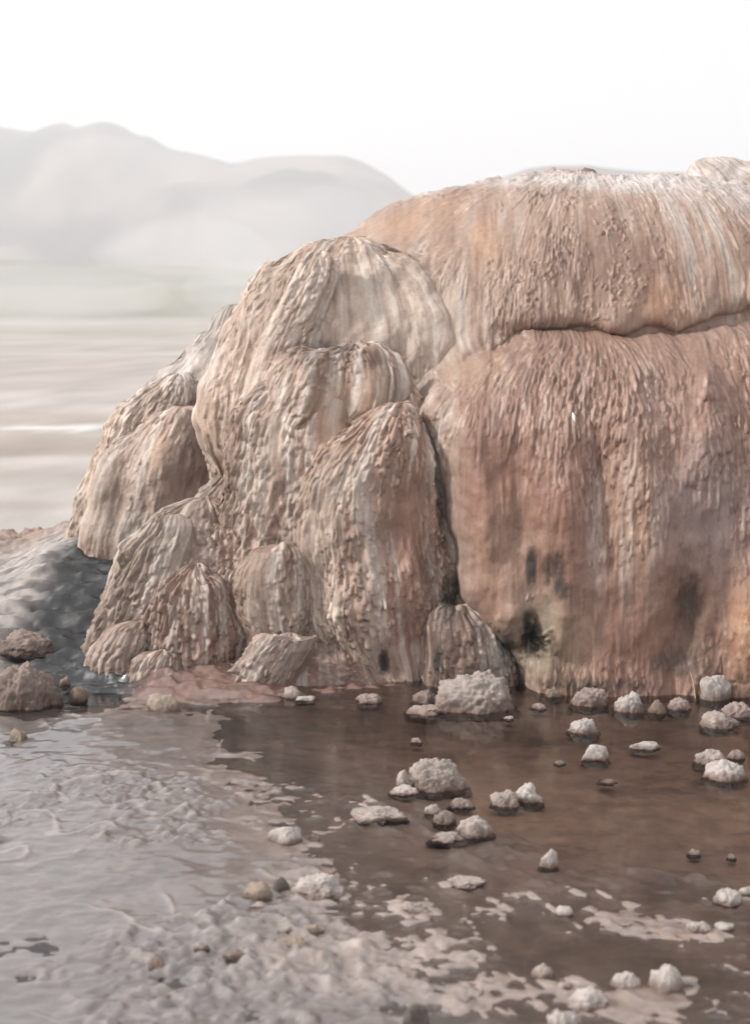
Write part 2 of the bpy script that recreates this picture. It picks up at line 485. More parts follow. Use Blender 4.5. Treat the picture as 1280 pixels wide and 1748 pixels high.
HD = np.zeros_like(YF); TINT = np.zeros_like(YF); TIP = np.zeros_like(YF)
def splat(n, L, W, amp, lo, hi, seed, rnd=.3, xr=(-1.6, 2.2), power=1.0):
    r = np.random.default_rng(seed)
    X = r.uniform(*xr, n); Z = r.uniform(-.1, 1.95, n)
    ci = ((X - X0) / RES).astype(int); ri = ((Z - Z0) / RES).astype(int)
    dens = DRIP[ri, ci]
    keep = (dens > lo) & (dens < hi) & (r.random(n) < np.clip(dens * 1.3, .1, 1))
    ci, ri, dens = ci[keep], ri[keep], dens[keep]
    ang = r.normal(0, rnd * .25, len(ci))
    ls = L * np.exp(r.normal(0, .3, len(ci))) / RES; ws = W * np.exp(r.normal(0, .22, len(ci))) / RES
    am = amp * np.exp(r.normal(0, .3, len(ci))) * dens ** power; ti = r.random(len(ci))
    for c, q, a, l, w, h, t in zip(ci, ri, ang, ls, ws, am, ti):
        fx, fz = fx_[q, c], fz_[q, c]
        ca, sa = math.cos(a), math.sin(a)
        dx, dz = fx * ca - fz * sa, fx * sa + fz * ca
        rad = int(l * .55 + w) + 1
        r0, r1, c0, c1 = q - rad, q + rad + 1, c - rad, c + rad + 1
        if r0 < 0 or c0 < 0 or r1 > HD.shape[0] or c1 > HD.shape[1]: continue
        yy, xx = np.ogrid[-rad:rad + 1, -rad:rad + 1]
        u = (xx * dx + yy * dz) / l + .5
        v = (xx * -dz + yy * dx) / (w * .5)
        al = np.clip(u, 0, 1) ** .8 * np.sqrt(np.clip(1 - np.clip((u - .72) / .28, 0, 1) ** 2, 0, 1))
        al = np.where((u < 0) | (u > 1), 0, al)
        cr = np.clip(1 - (v / ((.5 + .5 * np.clip(u, 0, 1)) * np.sqrt(1 - .9 * np.clip((u - .55) / .45, 0, 1) ** 2))) ** 2, 0, 1) ** .75
        hh = h * al * cr
        S = HD[r0:r1, c0:c1]; T = TINT[r0:r1, c0:c1]
        k = hh > S
        S[k] = hh[k]; T[k] = t; TIP[r0:r1, c0:c1][k] = np.broadcast_to(u, k.shape)[k]

splat(9000, .160, .0155, .0110, .22, 9, 5, rnd=.15)
splat(24000, .060, .0142, .0150, .30, 9, 1, rnd=.25)
splat(14000, .036, .0125, .0120, .30, 9, 2)
# round nodules in patches on the crown
NOD = DRIP.copy()
_save = DRIP.copy(); DRIP[:] = 0
for px, py, rx, ry, v in [(900, 470, 60, 60, 1), (985, 420, 60, 50, 1), (930, 345, 90, 30, .9), (1010, 310, 60, 18, 1), (860, 305, 40, 14, 1), (1060, 400, 60, 50, .8), (1120, 400, 40, 50, .6),
                          (1000, 500, 60, 50, .7), (740, 445, 30, 20, 1), (700, 340, 120, 18, .7), (760, 660, 40, 30, .8), (1170, 320, 60, 20, .6), (930, 1060, 40, 60, .9), (1060, 480, 50, 50, .6)]:
    blob(DRIP, px, py, rx, ry, v)
DRIP *= ss(fbm2(GX * 14, GZ * 14, 3), .42, .62)
splat(22000, .022, .018, .0130, .12, 9, 4, rnd=2.0, power=.6)
DRIP[:] = _save

# fine grooves and rippling where the wall is smooth
HD += (fbm2(GX * 70 + fx_ * 3, GZ * 6, 3) - .5) * .006 * np.clip(1.1 - DRIP, .25, 1)
HD += (fbm2(GX * 45, GZ * 45, 3) - .5) * .004

# --- pigment --------------------------------------------------------------------
C = np.zeros(YF.shape + (3,))
PCOL = {0: (170, 154, 144), 1: (174, 146, 130), 5: (158, 123, 108)}
for k, c in PCOL.items():
    C[OWN == k] = lin(*c)
for ch in range(3):
    C[..., ch] = blur(C[..., ch], .11)
TAN, CREAM, BROWN, RUST, ORANGE, WHITE, DARK, LILAC, TAUPE = (lin(*c) for c in ((190, 160, 138), (206, 191, 178), (138, 110, 96), (152, 103, 84),
        (206, 160, 122), (226, 220, 218), (52, 50, 48), (168, 150, 148), (150, 130, 118)))
def paint(px, py, rx, ry, c, k=.7):
    blob(C, px, py, rx, ry, c, k)
PAINT = [(690, 385, 60, 30, ORANGE, .4), (830, 410, 35, 45, ORANGE, .35), (760, 350, 60, 25, ORANGE, .2), (1130, 480, 60, 70, RUST, .35), (1080, 440, 80, 70, BROWN, .65),
          (960, 450, 70, 70, BROWN, .6), (890, 535, 50, 40, BROWN, .6), (1140, 520, 50, 40, ORANGE, .3), (750, 560, 60, 90, CREAM, .6), (640, 500, 60, 80, CREAM, .5), (800, 640, 60, 30, TAN, .5),
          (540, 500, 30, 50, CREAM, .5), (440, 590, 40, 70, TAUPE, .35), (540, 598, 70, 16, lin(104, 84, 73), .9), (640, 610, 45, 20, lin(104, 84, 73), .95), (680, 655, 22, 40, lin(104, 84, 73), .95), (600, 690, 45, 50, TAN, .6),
          (480, 720, 20, 90, CREAM, .6), (440, 820, 25, 90, CREAM, .6), (560, 740, 30, 50, TAN, .6), (500, 800, 30, 50, BROWN, .4), (540, 930, 30, 120, CREAM, .6), (590, 830, 40, 50, CREAM, .5),
          (560, 1050, 40, 60, CREAM, .5), (690, 760, 30, 50, BROWN, .5), (700, 900, 40, 100, RUST, .5), (690, 1050, 40, 90, RUST, .65), (640, 1110, 25, 60, CREAM, .5), (760, 760, 30, 90, CREAM, .55), (780, 930, 20, 110, CREAM, .4),
          (840, 850, 50, 110, RUST, .4), (950, 880, 60, 120, RUST, .3), (870, 950, 60, 90, TAN, .5), (1000, 640, 160, 60, BROWN, .35), (1090, 900, 40, 120, TAN, .4), (1210, 870, 70, 110, LILAC, .75), (1180, 1060, 40, 80, BROWN, .7), (1180, 1090, 25, 60, lin(84, 68, 56), .4),
          (1275, 1080, 25, 80, ORANGE, .5), (1060, 1120, 90, 50, RUST, .3), (920, 1090, 55, 75, lin(160, 150, 130), .8), (980, 1100, 40, 60, TAN, .4), (850, 1100, 24, 50, DARK, .75), (800, 1110, 40, 50, BROWN, .5), (470, 1050, 40, 40, CREAM, .4), (480, 960, 40, 30, BROWN, .4),
          (320, 1060, 80, 50, BROWN, .5), (360, 1110, 60, 40, RUST, .4), (290, 910, 50, 30, TAUPE, .6), (400, 930, 40, 40, BROWN, .4), (150, 860, 30, 70, CREAM, .5), (220, 900, 60, 30, CREAM, .6), (310, 790, 45, 50, BROWN, .55), (270, 760, 30, 40, TAN, .5),
          (320, 620, 60, 50, lin(206, 198, 194), .7), (1100, 312, 170, 26, WHITE, .75), (900, 308, 130, 20, WHITE, .6), (1250, 330, 50, 50, WHITE, .5), (1180, 320, 20, 10, RUST, .3), (700, 332, 70, 18, WHITE, .6)]
for a in PAINT: paint(*a)  # mineral tones, with sunlight put into some left-flank cream and right-edge orange
# vertical mineral streaks (own shapes, following the flow)
stre = fbm2(GX * 26 + GZ * 2.0 * np.sign(fx_) * np.abs(fx_), GZ * 1.6, 4)
stre2 = fbm2(GX * 60 + 31, GZ * 2.6 + 7, 3)
zone_w = np.zeros_like(YF)
for px, py, rx, ry, v in [(1215, 430, 50, 120, 1), (1130, 360, 60, 50, .7), (700, 520, 130, 110, .8), (450, 620, 110, 200, .9), (560, 950, 70, 200, .8), (770, 820, 50, 200, .8), (1060, 900, 60, 120, .6), (230, 800, 120, 130, .7),
                          (900, 380, 150, 60, .4), (960, 680, 200, 60, .25)]:
    blob(zone_w, px, py, rx, ry, v)
k = (ss(stre, .5, .68) * zone_w * .75)[..., None]
C = C * (1 - k) + (CREAM * .5 + WHITE * .5) * k
k = (ss(stre2, .56, .75) * .45)[..., None] * (.4 + .6 * np.clip(DRIP, 0, 1))[..., None]
C = C * (1 - k) + BROWN * k
k = (ss(1 - stre, .50, .70) * .5)[..., None]
C = C * (1 - k) + C * np.array([.78, .70, .66]) * k
# dark algae and mineral stains round the vent, and in the joints
STN = fbm2(GX * 110, GZ * 26, 5, .72)
def stain(px, py, rx, ry, amt, thr=.5, c=DARK):
    global C
    m = np.zeros_like(YF); blob(m, px, py, rx, ry, 1.0)
    k = (ss(STN * .6 + m * .5, thr, thr + .22) * m * amt)[..., None]
    C = C * (1 - k) + c * k
BLACKG = lin(36, 33, 22)
STAINS = [(906, 965, 12, 50, .9, .52), (945, 975, 24, 45, .8, .56), (960, 1005, 20, 25, .7, .56), (905, 1085, 26, 40, 1.0, .5, BLACKG), (900, 1060, 20, 25, .8, .56, BLACKG), (930, 1100, 40, 45, .6, .64, BLACKG), (862, 1105, 16, 35, .9, .5), (655, 1130, 12, 30, 1.0, .46),
          (765, 1020, 22, 60, .8, .52), (740, 1000, 60, 90, .5, .62), (700, 1060, 60, 60, .45, .62), (1175, 1020, 30, 60, .6, .56), (1150, 1130, 60, 35, .6, .58), (1000, 1170, 160, 16, .6, .6), (748, 1130, 12, 30, .9, .48), (225, 900, 60, 18, .3, .6), (750, 870, 14, 90, .6, .55)]
for a in STAINS: stain(*a)
# each drip has a tint of its own
C *= (1 + (TINT - .5) * .5 * (HD > .002))[..., None]
# silica whitens the lower end of many drips
kk = (ss(TIP, .45, .8) * (HD > .003) * (.05 + .40 * ss(TINT, .5, .95)))[..., None]
C = C * (1 - kk) + (CREAM * .75 + C * .5) * kk
lum = C.mean(-1, keepdims=True)
C = lum + (C - lum) * .97
C = C * np.array([.80, .80, .79])
C *= (.9 + .2 * fbm2(GX * 12, GZ * 12, 4))[..., None]
ALB = 1.0
C = np.clip(C * ALB, .01, .85)
WETM = np.clip(.25 + .9 * (fbm2(GX * 6, GZ * 3, 3) - .4), 0, 1)
blob(WETM, 1000, 640, 260, 80, .75); blob(WETM, 580, 1150, 90, 40, 1.0)
WETM = np.clip(WETM, 0, 1)

# --- mesh -----------------------------------------------------------------------
NR = 580
prof = smooth_prof(NR)
# columns: dense where the front is in view
xi = np.concatenate([np.linspace(-1, -.985, 22)[:-1], np.linspace(-.985, -.955, 24)[:-1]])
th_l = np.pi - np.arccos(np.clip(-np.linspace(-1, 1, 3), -1, 1))
def cols():
    # angle phi: pi = far left silhouette, pi/2 = straight to the front, 0 = right silhouette
    a = []
    ph = np.pi + .18
    while ph > .0:
        x = CX + math.cos(ph) * (2.3 if math.cos(ph) < 0 else 2.4)
        step = .0040 / max(2.3 * abs(math.sin(ph)), .75)
        if x > 1.75: step *= 1 + (x - 1.75) * 12
        if x < -.15: step *= 3
        a.append(ph); ph -= step
    back = np.linspace(0, -(np.pi - .18), 60)
    return np.r_[a, back]
PH = cols()
NC = len(PH)
cph, sph = np.cos(PH), np.sin(PH)
e = 2 / 2.15
cxp = np.sign(cph) * np.abs(cph) ** e; syp = np.sign(sph) * np.abs(sph) ** e
A_ = np.where(cph[None, :] < 0, prof[:, 1:2], prof[:, 2:3])
VX = CX + A_ * cxp[None, :]
VZ = np.repeat(prof[:, 0:1], NC, 1)
back_d = np.interp(prof[:, 0], PROF[:, 0], PROF[:, 3] * 1.05)[:, None]
VY = CY - np.where(syp[None, :] > 0, prof[:, 3:4], back_d) * syp[None, :]
front = ss(sph, 0.0, .10)[None, :] * np.ones((NR, 1))
dm = smp(D, VX, VZ)
VY = VY - dm * front
VZ = VZ + (fbm2(VX * 5 + 3, VY * 5, 4) - .5) * .10 * ss(VZ, 1.6, 1.8)
# smooth bumps for the back and the flanks that the map does not reach
P3 = np.stack([VX, VY, VZ], -1)
def normals_of(P):
    du = np.gradient(P, axis=1); dv = np.gradient(P, axis=0)
    n = np.cross(du, dv); n /= np.linalg.norm(n, axis=-1, keepdims=True) + 1e-9
    return n
N0 = normals_of(P3)
ctr = np.array([CX, CY, .5])
N0 *= np.where(((P3 - ctr) * N0).sum(-1).mean() < 0, -1, 1)
hd = smp(HD, VX, VZ) * (.35 + .65 * front)
pf = P3.reshape(-1, 3)
lump = (fbm3(pf * np.array([6, 6, 4]) + 20, 4) - .5).reshape(NR, NC) * .05 * (1 - front * .75)
crest = (fbm3(pf * 22, 3) - .5).reshape(NR, NC) * .03 * ss(VZ, 1.70, 1.85)
P3 = P3 + N0 * (hd + lump + crest)[..., None]
N1 = normals_of(P3); N1 *= np.sign((N1 * N0).sum(-1, keepdims=True) + 1e-9)
jj = np.clip(((VZ - Z0) / RES).round().astype(int), 0, len(MZ) - 1); ii = np.clip(((VX - X0) / RES).round().astype(int), 0, len(MX) - 1)
own = np.where(sph[None, :] > .02, OWN[jj, ii], 0)
vc = np.stack([smp(C[..., k], VX, VZ) for k in range(3)], -1)
vw = smp(WETM, VX, VZ)
F = grid_faces(NR, NC)
fo = own.reshape(-1)[F[:, 0]]
PV, PN, PC, PW = P3.reshape(-1, 3), N1.reshape(-1, 3), vc.reshape(-1, 3), vw.reshape(-1)
orient = ((np.cross(PV[F[:, 1]] - PV[F[:, 0]], PV[F[:, 3]] - PV[F[:, 0]])) * PN[F[:, 0]]).sum(-1).mean()
if orient < 0: F = F[:, ::-1]
mound = bpy.data.objects.new('sinter_mound', None)
COL.objects.link(mound)
mound.location = (CX, CY, 0)
tag(mound, 'huge rounded brown and cream sinter mound of overlapping dripstone lobes rising from the pool', 'geyser mound')
for k, nm in enumerate(PART_NAMES):
    fs = F[fo == k]
    if not len(fs): continue
    u, inv = np.unique(fs, return_inverse=True)
    o = mesh_from(nm, PV[u] - np.array([CX, CY, 0]), inv.reshape(fs.shape), M_mound, mound, PC[u], PW[u], normals=PN[u])
    if k in PART_LABELS: o['label'] = PART_LABELS[k]
# summit plate closing the loft
top = prof[-1]
ring = P3[-1]
cv = np.vstack([ring - np.array([CX, CY, 0]), ring.mean(0) + np.array([0, 0, .004]) - np.array([CX, CY, 0])])
cf = np.array([[i, (i + 1) % NC, NC] for i in range(NC)])
mesh_from('summit', cv, cf, M_mound, mound, np.repeat(PC[-1:], NC + 1, 0), np.zeros(NC + 1))

# ------------------------------------------------------------------ the mound's free-standing dripstone lobes
def project(P):
    d = P[..., 1] * math.cos(PITCH) - (P[..., 2] - CAM_H) * math.sin(PITCH)
    u = P[..., 1] * math.sin(PITCH) + (P[..., 2] - CAM_H) * math.cos(PITCH)
    return 640 + FPX * P[..., 0] / d, 874 - FPX * u / d

SMOOTH_SPOTS = [(625, 675, 55, 40), (560, 720, 26, 60), (700, 520, 90, 80), (800, 580, 70, 70), (470, 740, 14, 90), (430, 620, 14, 80), (620, 480, 30, 60), (310, 820, 45, 60), (260, 760, 30, 30),
                (690, 1100, 40, 80), (640, 1120, 18, 50)]

def dripstone(name, apex, rows, Yb, tone, ratio=.75, lean=.05, drip=1.0, label=None, seed=0, fold_amp=.05, L=.062, W=.0138, res=.0037, sharp=2.15):
    """a haystack-shaped body of flowstone: rounded top, flaring sides, drip scales running down it.
    rows: (photo y, left x, right x); Yb: distance of its front at the foot"""
    r = np.random.default_rng(seed + len(name) * 7 + apex[0]); ratio = ratio * .78
    rows = np.array(rows, float)
    py = np.r_[apex[1], rows[:, 0]]; l = np.r_[apex[0], rows[:, 1]]; rr = np.r_[apex[0], rows[:, 2]]
    a0 = (rr - l) * .5 / FPX * Yb
    b0 = a0 * ratio
    yc = Yb + b0[-1] + lean * (1 - (py - py[0]) / (py[-1] - py[0]))
    yf = yc - b0
    sxl, sz = ray(l, py); sxr, _ = ray(rr, py)
    ysil = yf + b0 * .75
    z = CAM_H + sz * yf; XL, XR = sxl * ysil, sxr * ysil
    a = (XR - XL) / 2; cx = (XR + XL) / 2; a[0] = 0
    # dense profile; interpolating the squared width keeps the top round
    o_ = np.argsort(-z); z, a, cx, yc = z[o_], a[o_], cx[o_], yc[o_]
    zz = np.linspace(0, 1, 400) ** 2 * (z[-1] - z[0]) + z[0]
    aa = np.sqrt(np.maximum(np.interp(-zz, -z, a ** 2), 0)); cc = np.interp(-zz, -z, cx); yy = np.interp(-zz, -z, yc)
    for _ in range(25):
        for q in (aa, cc, yy): q[1:-1] = .25 * q[:-2] + .5 * q[1:-1] + .25 * q[2:]
    d = np.r_[0, np.cumsum(np.hypot(np.hypot(np.diff(aa) * .8, np.diff(zz)), np.diff(cc) * .5))]
    n = max(int(d[-1] / res), 12); t = np.linspace(0, d[-1], n)
    zz, aa, cc, yy = (np.interp(t, d, q) for q in (zz, aa, cc, yy))
    aa[0] = 1e-4
    amax = aa.max(); span = R(104)
    m = max(int(2 * span * amax * (1 + ratio) / 2 / res), 16)
    ph = np.linspace(-span, span, m)
    e_ = 2 / sharp
    cs, sn = np.cos(ph), np.sin(ph)
    cs = np.sign(cs) * np.abs(cs) ** e_; sn = np.sign(sn) * np.abs(sn) ** e_
    U = ph[None, :] * amax * (.3 + .7 * (aa / amax))[:, None]; Sg = np.repeat(t[:, None], m, 1)
    off = r.random(2) * 50
    fo_ = (fbm2(U * 7 + off[0], Sg * 1.3 + off[1], 3) - .5) * 2 * fold_amp + (fbm2(U * 20 + off[1], Sg * 4, 3) - .5) * fold_amp * .6
    rad = aa[:, None] + fo_ * np.minimum(1, aa[:, None] / (.35 * amax)) 
    P = np.stack([cc[:, None] + rad * sn[None, :], yy[:, None] - ratio * rad * cs[None, :], np.repeat(zz[:, None], m, 1)], -1)
    def nrm(Q):
        du = np.gradient(Q, axis=1); dv = np.gradient(Q, axis=0)
        k = np.cross(dv, du); k /= np.linalg.norm(k, axis=-1, keepdims=True) + 1e-9
        return k
    N_ = nrm(P)
    if (N_[n // 2, m // 2, 1]) > 0: N_ = -N_
    N_[:2] = (0, -.3, .95)
    lump_ = (fbm3(P.reshape(-1, 3) * np.array([5, 5, 3.5]) + off[0], 3) - .5).reshape(n, m) * .09 + (fbm3(P.reshape(-1, 3) * np.array([13, 13, 7]) + off[1], 3) - .5).reshape(n, m) * .04
    P = P + N_ * (lump_ * np.clip(amax / .25, .3, 1) * np.minimum(1, aa / (.3 * amax))[:, None])[..., None]
    PX, PY = project(P)
    msk = np.full(PX.shape, drip)
    for sx_, sy_, rx_, ry_ in SMOOTH_SPOTS:
        msk *= 1 - .92 * np.exp(-(((PX - sx_) / rx_) ** 2 + ((PY - sy_) / ry_) ** 2) ** 1.5)
    msk *= np.clip(-.6 + 3.1 * fbm2(U * 4.5 + off[0], Sg * 2.4, 4), .10, 1.25)
    H_ = np.zeros(PX.shape); TI = np.zeros(PX.shape); TP = np.zeros(PX.shape)
    cw = np.maximum((aa * (1 + ratio) / 2) * (ph[1] - ph[0]), .0006)          # column spacing per row
    area = (cw * m * (t[1] - t[0])).sum()
    ds = t[1] - t[0]
    for Ls, Ws, am, k in ((L * 2.8, W * 1.15, .011, .5), (L, W, .0140, 1.9), (L * .6, W * .85, .0120, 1.0)):
        cnt = int(k * area / (Ls * Ws))
        wr = cw / cw.sum()
        ri = r.choice(n, cnt, p=wr); ci = r.integers(0, m, cnt)
        for i, j in zip(ri, ci):
            dm_ = msk[i, j]
            if dm_ < .18 or r.random() > dm_ * 1.25: continue
            l_ = Ls * math.exp(r.normal(0, .28)) / ds; w_ = min(Ws * math.exp(r.normal(0, .2)) / cw[i], m * .2)
            hh = am * math.exp(r.normal(0, .3)) * dm_
            r0, r1 = max(int(i - l_ * .5), 0), min(int(i + l_ * .5) + 2, n)
            c0, c1 = max(int(j - w_ * .6), 0), min(int(j + w_ * .6) + 2, m)
            u = (np.arange(r0, r1) - i)[:, None] / l_ + .5
            v = ((np.arange(c0, c1) - j)[None, :] + r.normal(0, .25) * (u - .5) * w_) / (w_ * .5)
            uc = np.clip(u, 0, 1)
            al = uc ** .8 * np.sqrt(np.clip(1 - np.clip((u - .70) / .30, 0, 1) ** 2, 0, 1)) * (u > 0) * (u < 1)
            hv = hh * al * np.clip(1 - (v / ((.5 + .5 * uc) * np.sqrt(1 - .9 * np.clip((u - .55) / .45, 0, 1) ** 2))) ** 2, 0, 1) ** .75
            A = H_[r0:r1, c0:c1]; q = hv > A
            A[q] = hv[q]; TI[r0:r1, c0:c1][q] = r.random(); TP[r0:r1, c0:c1][q] = np.broadcast_to(u, q.shape)[q]
    H_ *= np.minimum(1, aa / .03)[:, None]
    H_ += (fbm2(U * 60 + off[0], Sg * 14, 3) - .5) * .005 + (fbm2(U * 90, Sg * 90, 2) - .5) * .002
    P = P + N_ * H_[..., None]
    N2 = nrm(P); N2 *= np.sign((N2 * N_).sum(-1, keepdims=True) + 1e-9)
    # pigment
    Cc = np.empty(PX.shape + (3,)); Cc[:] = lin(*tone)
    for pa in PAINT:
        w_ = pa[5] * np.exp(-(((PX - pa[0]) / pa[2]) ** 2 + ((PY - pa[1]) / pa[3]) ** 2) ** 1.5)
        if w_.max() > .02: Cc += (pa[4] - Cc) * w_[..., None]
    st = fbm2(U * 24 + off[1], Sg * 1.5, 4); st2 = fbm2(U * 55 + off[0], Sg * 2.6, 3)
    k = (ss(st, .50, .70) * .58)[..., None]; Cc = Cc * (1 - k) + (CREAM * .7 + WHITE * .3) * k
    k = (ss(st2, .54, .74) * .5)[..., None]; Cc = Cc * (1 - k) + BROWN * k
    k = (ss(1 - st, .52, .72) * .4)[..., None]; Cc = Cc * (1 - k) + Cc * np.array([.74, .66, .62]) * k
    stn = fbm2(U * 120, Sg * 60, 5, .7)
    for a_ in STAINS:
        mk = np.exp(-(((PX - a_[0]) / a_[2]) ** 2 + ((PY - a_[1]) / a_[3]) ** 2) ** 1.5)
        if mk.max() < .05: continue
        thr = a_[5]; k = (ss(stn * .6 + mk * .5, thr, thr + .22) * mk * a_[4])[..., None]
        Cc = Cc * (1 - k) + (a_[6] if len(a_) > 6 else DARK) * k
    Cc *= (1 + (TI - .5) * .55 * (H_ > .002))[..., None]
    k = (ss(TP, .45, .8) * (H_ > .003) * (.05 + .42 * ss(TI, .5, .95)))[..., None]
    Cc = Cc * (1 - k) + (CREAM * .75 + Cc * .4) * k
    Cc *= (.85 + .3 * fbm2(U * 12, Sg * 12, 4))[..., None]
    lum = Cc.mean(-1, keepdims=True); Cc = (lum + (Cc - lum) * .93) * np.array([.96, .945, .925]) * (.86 if apex[1] > 800 else 1.0) * (1.10 - .22 * ss(fbm2(U * 3 + off[1], Sg * 2, 3), .35, .65))[..., None]
    Wt = np.clip(.3 + 1.2 * (fbm2(U * 6, Sg * 3, 3) - .45) + .6 * ss(PY, 1060, 1170), 0, 1)
    Fq = grid_faces(n, m)
    Q = P.reshape(-1, 3); Nq = N2.reshape(-1, 3)
    if ((np.cross(Q[Fq[:, 1]] - Q[Fq[:, 0]], Q[Fq[:, 3]] - Q[Fq[:, 0]])) * Nq[Fq[:, 0]]).sum(-1).mean() < 0: Fq = Fq[:, ::-1]
    o = mesh_from(name, Q - np.array([CX, CY, 0]), Fq, M_mound, mound, np.clip(Cc, .01, .85).reshape(-1, 3), Wt.reshape(-1))
    if label: o['label'] = label
    return o

dripstone('back_shoulder', (400, 520), [(560, 352, 440), (600, 308, 450), (640, 268, 450), (700, 215, 450), (780, 180, 450), (900, 160, 440)], 6.02, (172, 163, 156), .5, .12, .3, 'smooth grey shoulder behind the far left lobes', fold_amp=.02, res=.0055)
dripstone('shoulder_lobe', (305, 640), [(675, 235, 342), (720, 188, 348), (770, 158, 360), (820, 135, 364), (870, 116, 360), (920, 108, 350), (1000, 104, 345), (1130, 98, 340)], 5.80, (172, 152, 138), .6, .10, .55,
          'pale rounded shoulder on the far left', fold_amp=.03, res=.0042)
dripstone('shoulder_lobe', (312, 696), [(718, 248, 348), (758, 200, 362), (800, 172, 368), (840, 158, 366), (880, 148, 356), (930, 133, 345), (1000, 126, 338), (1130, 120, 330)], 5.62, (166, 143, 130), .7, .10, .45,
          'brown bulge set into the far left shoulder', fold_amp=.025)
dripstone('upper_curtain', (600, 406), [(440, 480, 712), (480, 436, 770), (540, 398, 820), (600, 372, 845), (660, 350, 852), (720, 338, 850), (780, 352, 835), (850, 385, 800), (950, 400, 760)], 5.30, (180, 158, 142), .52, .18, .42,
          'cream streaked upper curtain with brown drip stripes', fold_amp=.05, res=.0040)
dripstone('curtain_fold', (470, 446), [(480, 432, 500), (540, 402, 486), (600, 374, 460), (660, 350, 430), (720, 337, 412), (780, 352, 404), (860, 372, 404)], 5.50, (180, 160, 146), .8, .12, .7, fold_amp=.02)
dripstone('curtain_fold', (548, 428), [(470, 505, 575), (540, 468, 556), (620, 432, 528), (700, 408, 500), (780, 398, 478), (860, 398, 470), (950, 402, 470)], 5.24, (184, 163, 148), .8, .16, .6, fold_amp=.02)
dripstone('centre_curtain', (680, 690), [(712, 622, 713), (740, 588, 726), (780, 550, 738), (830, 520, 746), (880, 504, 753), (940, 504, 760), (1000, 511, 768), (1060, 524, 764), (1110, 548, 754), (1160, 583, 748), (1230, 600, 748)],
          4.98, (166, 138, 123), .62, .06, 1.05, 'ribbed dripstone curtain turning rust brown to the right', fold_amp=.035)
dripstone('hood', (600, 586), [(598, 505, 655), (616, 480, 676), (645, 460, 692), (672, 450, 695), (700, 444, 684), (740, 436, 632), (780, 428, 592), (830, 418, 565), (880, 410, 545), (960, 404, 530)], 5.12, (160, 134, 118), .62, .10, .8,
          'dark rimmed hood over a smooth pink face', fold_amp=.03)
dripstone('foot_knob', (785, 1035), [(1050, 745, 828), (1080, 732, 858), (1120, 728, 871), (1170, 729, 876), (1240, 730, 876)], 4.86, (112, 94, 85), .8, .05, .9, 'dark brown rounded knob at the foot', fold_amp=.03)
dripstone('inner_drape', (555, 615), [(650, 470, 680), (720, 405, 725), (850, 375, 752), (950, 350, 765), (1050, 320, 765), (1130, 290, 758), (1240, 280, 756)], 4.985, (160, 134, 119), .40, .13, .9, 'drape of dripstone filling the joints between the lobes', fold_amp=.03, res=.0052)
dripstone('inner_drape', (350, 850), [(900, 250, 440), (960, 205, 490), (1050, 180, 530), (1130, 165, 560), (1240, 160, 580)], 4.97, (150, 126, 113), .40, .14, .9, 'drape of dripstone behind the ribbed lobes', fold_amp=.03, res=.0052)
dripstone('inner_drape', (722, 712), [(780, 690, 772), (860, 700, 798), (940, 708, 818), (1020, 715, 850), (1100, 715, 880), (1240, 720, 890)], 4.99, (150, 124, 112), .34, .14, .7, 'drape of dripstone in the joint between the two big curtains', fold_amp=.02, res=.0045)
dripstone('finger_knob', (393, 806), [(822, 364, 411), (850, 335, 413), (880, 317, 410), (930, 308, 404)], 5.36, (154, 135, 122), .9, .05, 1.1, fold_amp=.012)
dripstone('ribbed_lobe', (300, 878), [(900, 250, 346), (940, 214, 352), (990, 192, 348), (1040, 174, 338), (1090, 160, 312), (1140, 152, 300), (1220, 150, 300)], 4.98, (158, 138, 125), .75, .12, 1.15,
          'taupe lobe of sweeping ribs beside the dark stream', fold_amp=.02)
dripstone('ribbed_lobe', (386, 880), [(898, 345, 426), (930, 332, 443), (970, 332, 444), (1020, 342, 436), (1100, 350, 432)], 5.08, (154, 128, 114), .85, .08, 1.1, fold_amp=.015)
dripstone('ribbed_lobe', (335, 962), [(985, 288, 370), (1012, 260, 402), (1050, 244, 416), (1090, 237, 420), (1130, 238, 418), (1220, 240, 422)], 4.92, (150, 122, 108), .85, .07, 1.1, fold_amp=.015)
dripstone('ribbed_lobe', (236, 1060), [(1075, 190, 247), (1100, 166, 249), (1130, 152, 242), (1220, 146, 236)], 4.92, (158, 136, 124), .8, .05, 1.0, fold_amp=.01)
dripstone('ribbed_lobe', (278, 1108), [(1124, 242, 302), (1150, 225, 300), (1230, 216, 304)], 4.84, (150, 124, 112), .8, .05, 1.0, fold_amp=.01)
dripstone('shell_lobe', (476, 929), [(944, 430, 510), (975, 411, 520), (1010, 404, 523), (1050, 409, 527), (1085, 425, 524), (1140, 440, 512)], 4.96, (168, 142, 125), .8, .05, 1.2, fold_amp=.012)
dripstone('low_nodule', (498, 1079), [(1091, 446, 542), (1115, 424, 540), (1145, 409, 524), (1180, 410, 498), (1240, 412, 492)], 4.83, (156, 134, 124), .8, .05, 1.0, fold_amp=.012)
dripstone('apron', (560, 1084), [(1110, 505, 612), (1150, 478, 648), (1180, 468, 668), (1240, 462, 676)], 4.86, (136, 106, 95), .8, .05, .5, 'wet reddish rippled apron at the foot of the centre curtain', fold_amp=.012, L=.03, W=.03)
dripstone('apron', (335, 1116), [(1140, 238, 424), (1170, 190, 446), (1195, 172, 455), (1250, 165, 460)], 4.80, (138, 108, 97), .7, .08, .5, 'wet reddish rippled apron at the foot of the ribbed lobes', fold_amp=.012, L=.03, W=.03)
dripstone('crown_knob', (1222, 269), [(282, 1175, 1300), (305, 1164, 1380), (350, 1190, 1450), (420, 1230, 1500)], 6.05, (186, 172, 164), .6, .1, .2, fold_amp=.02, res=.006)

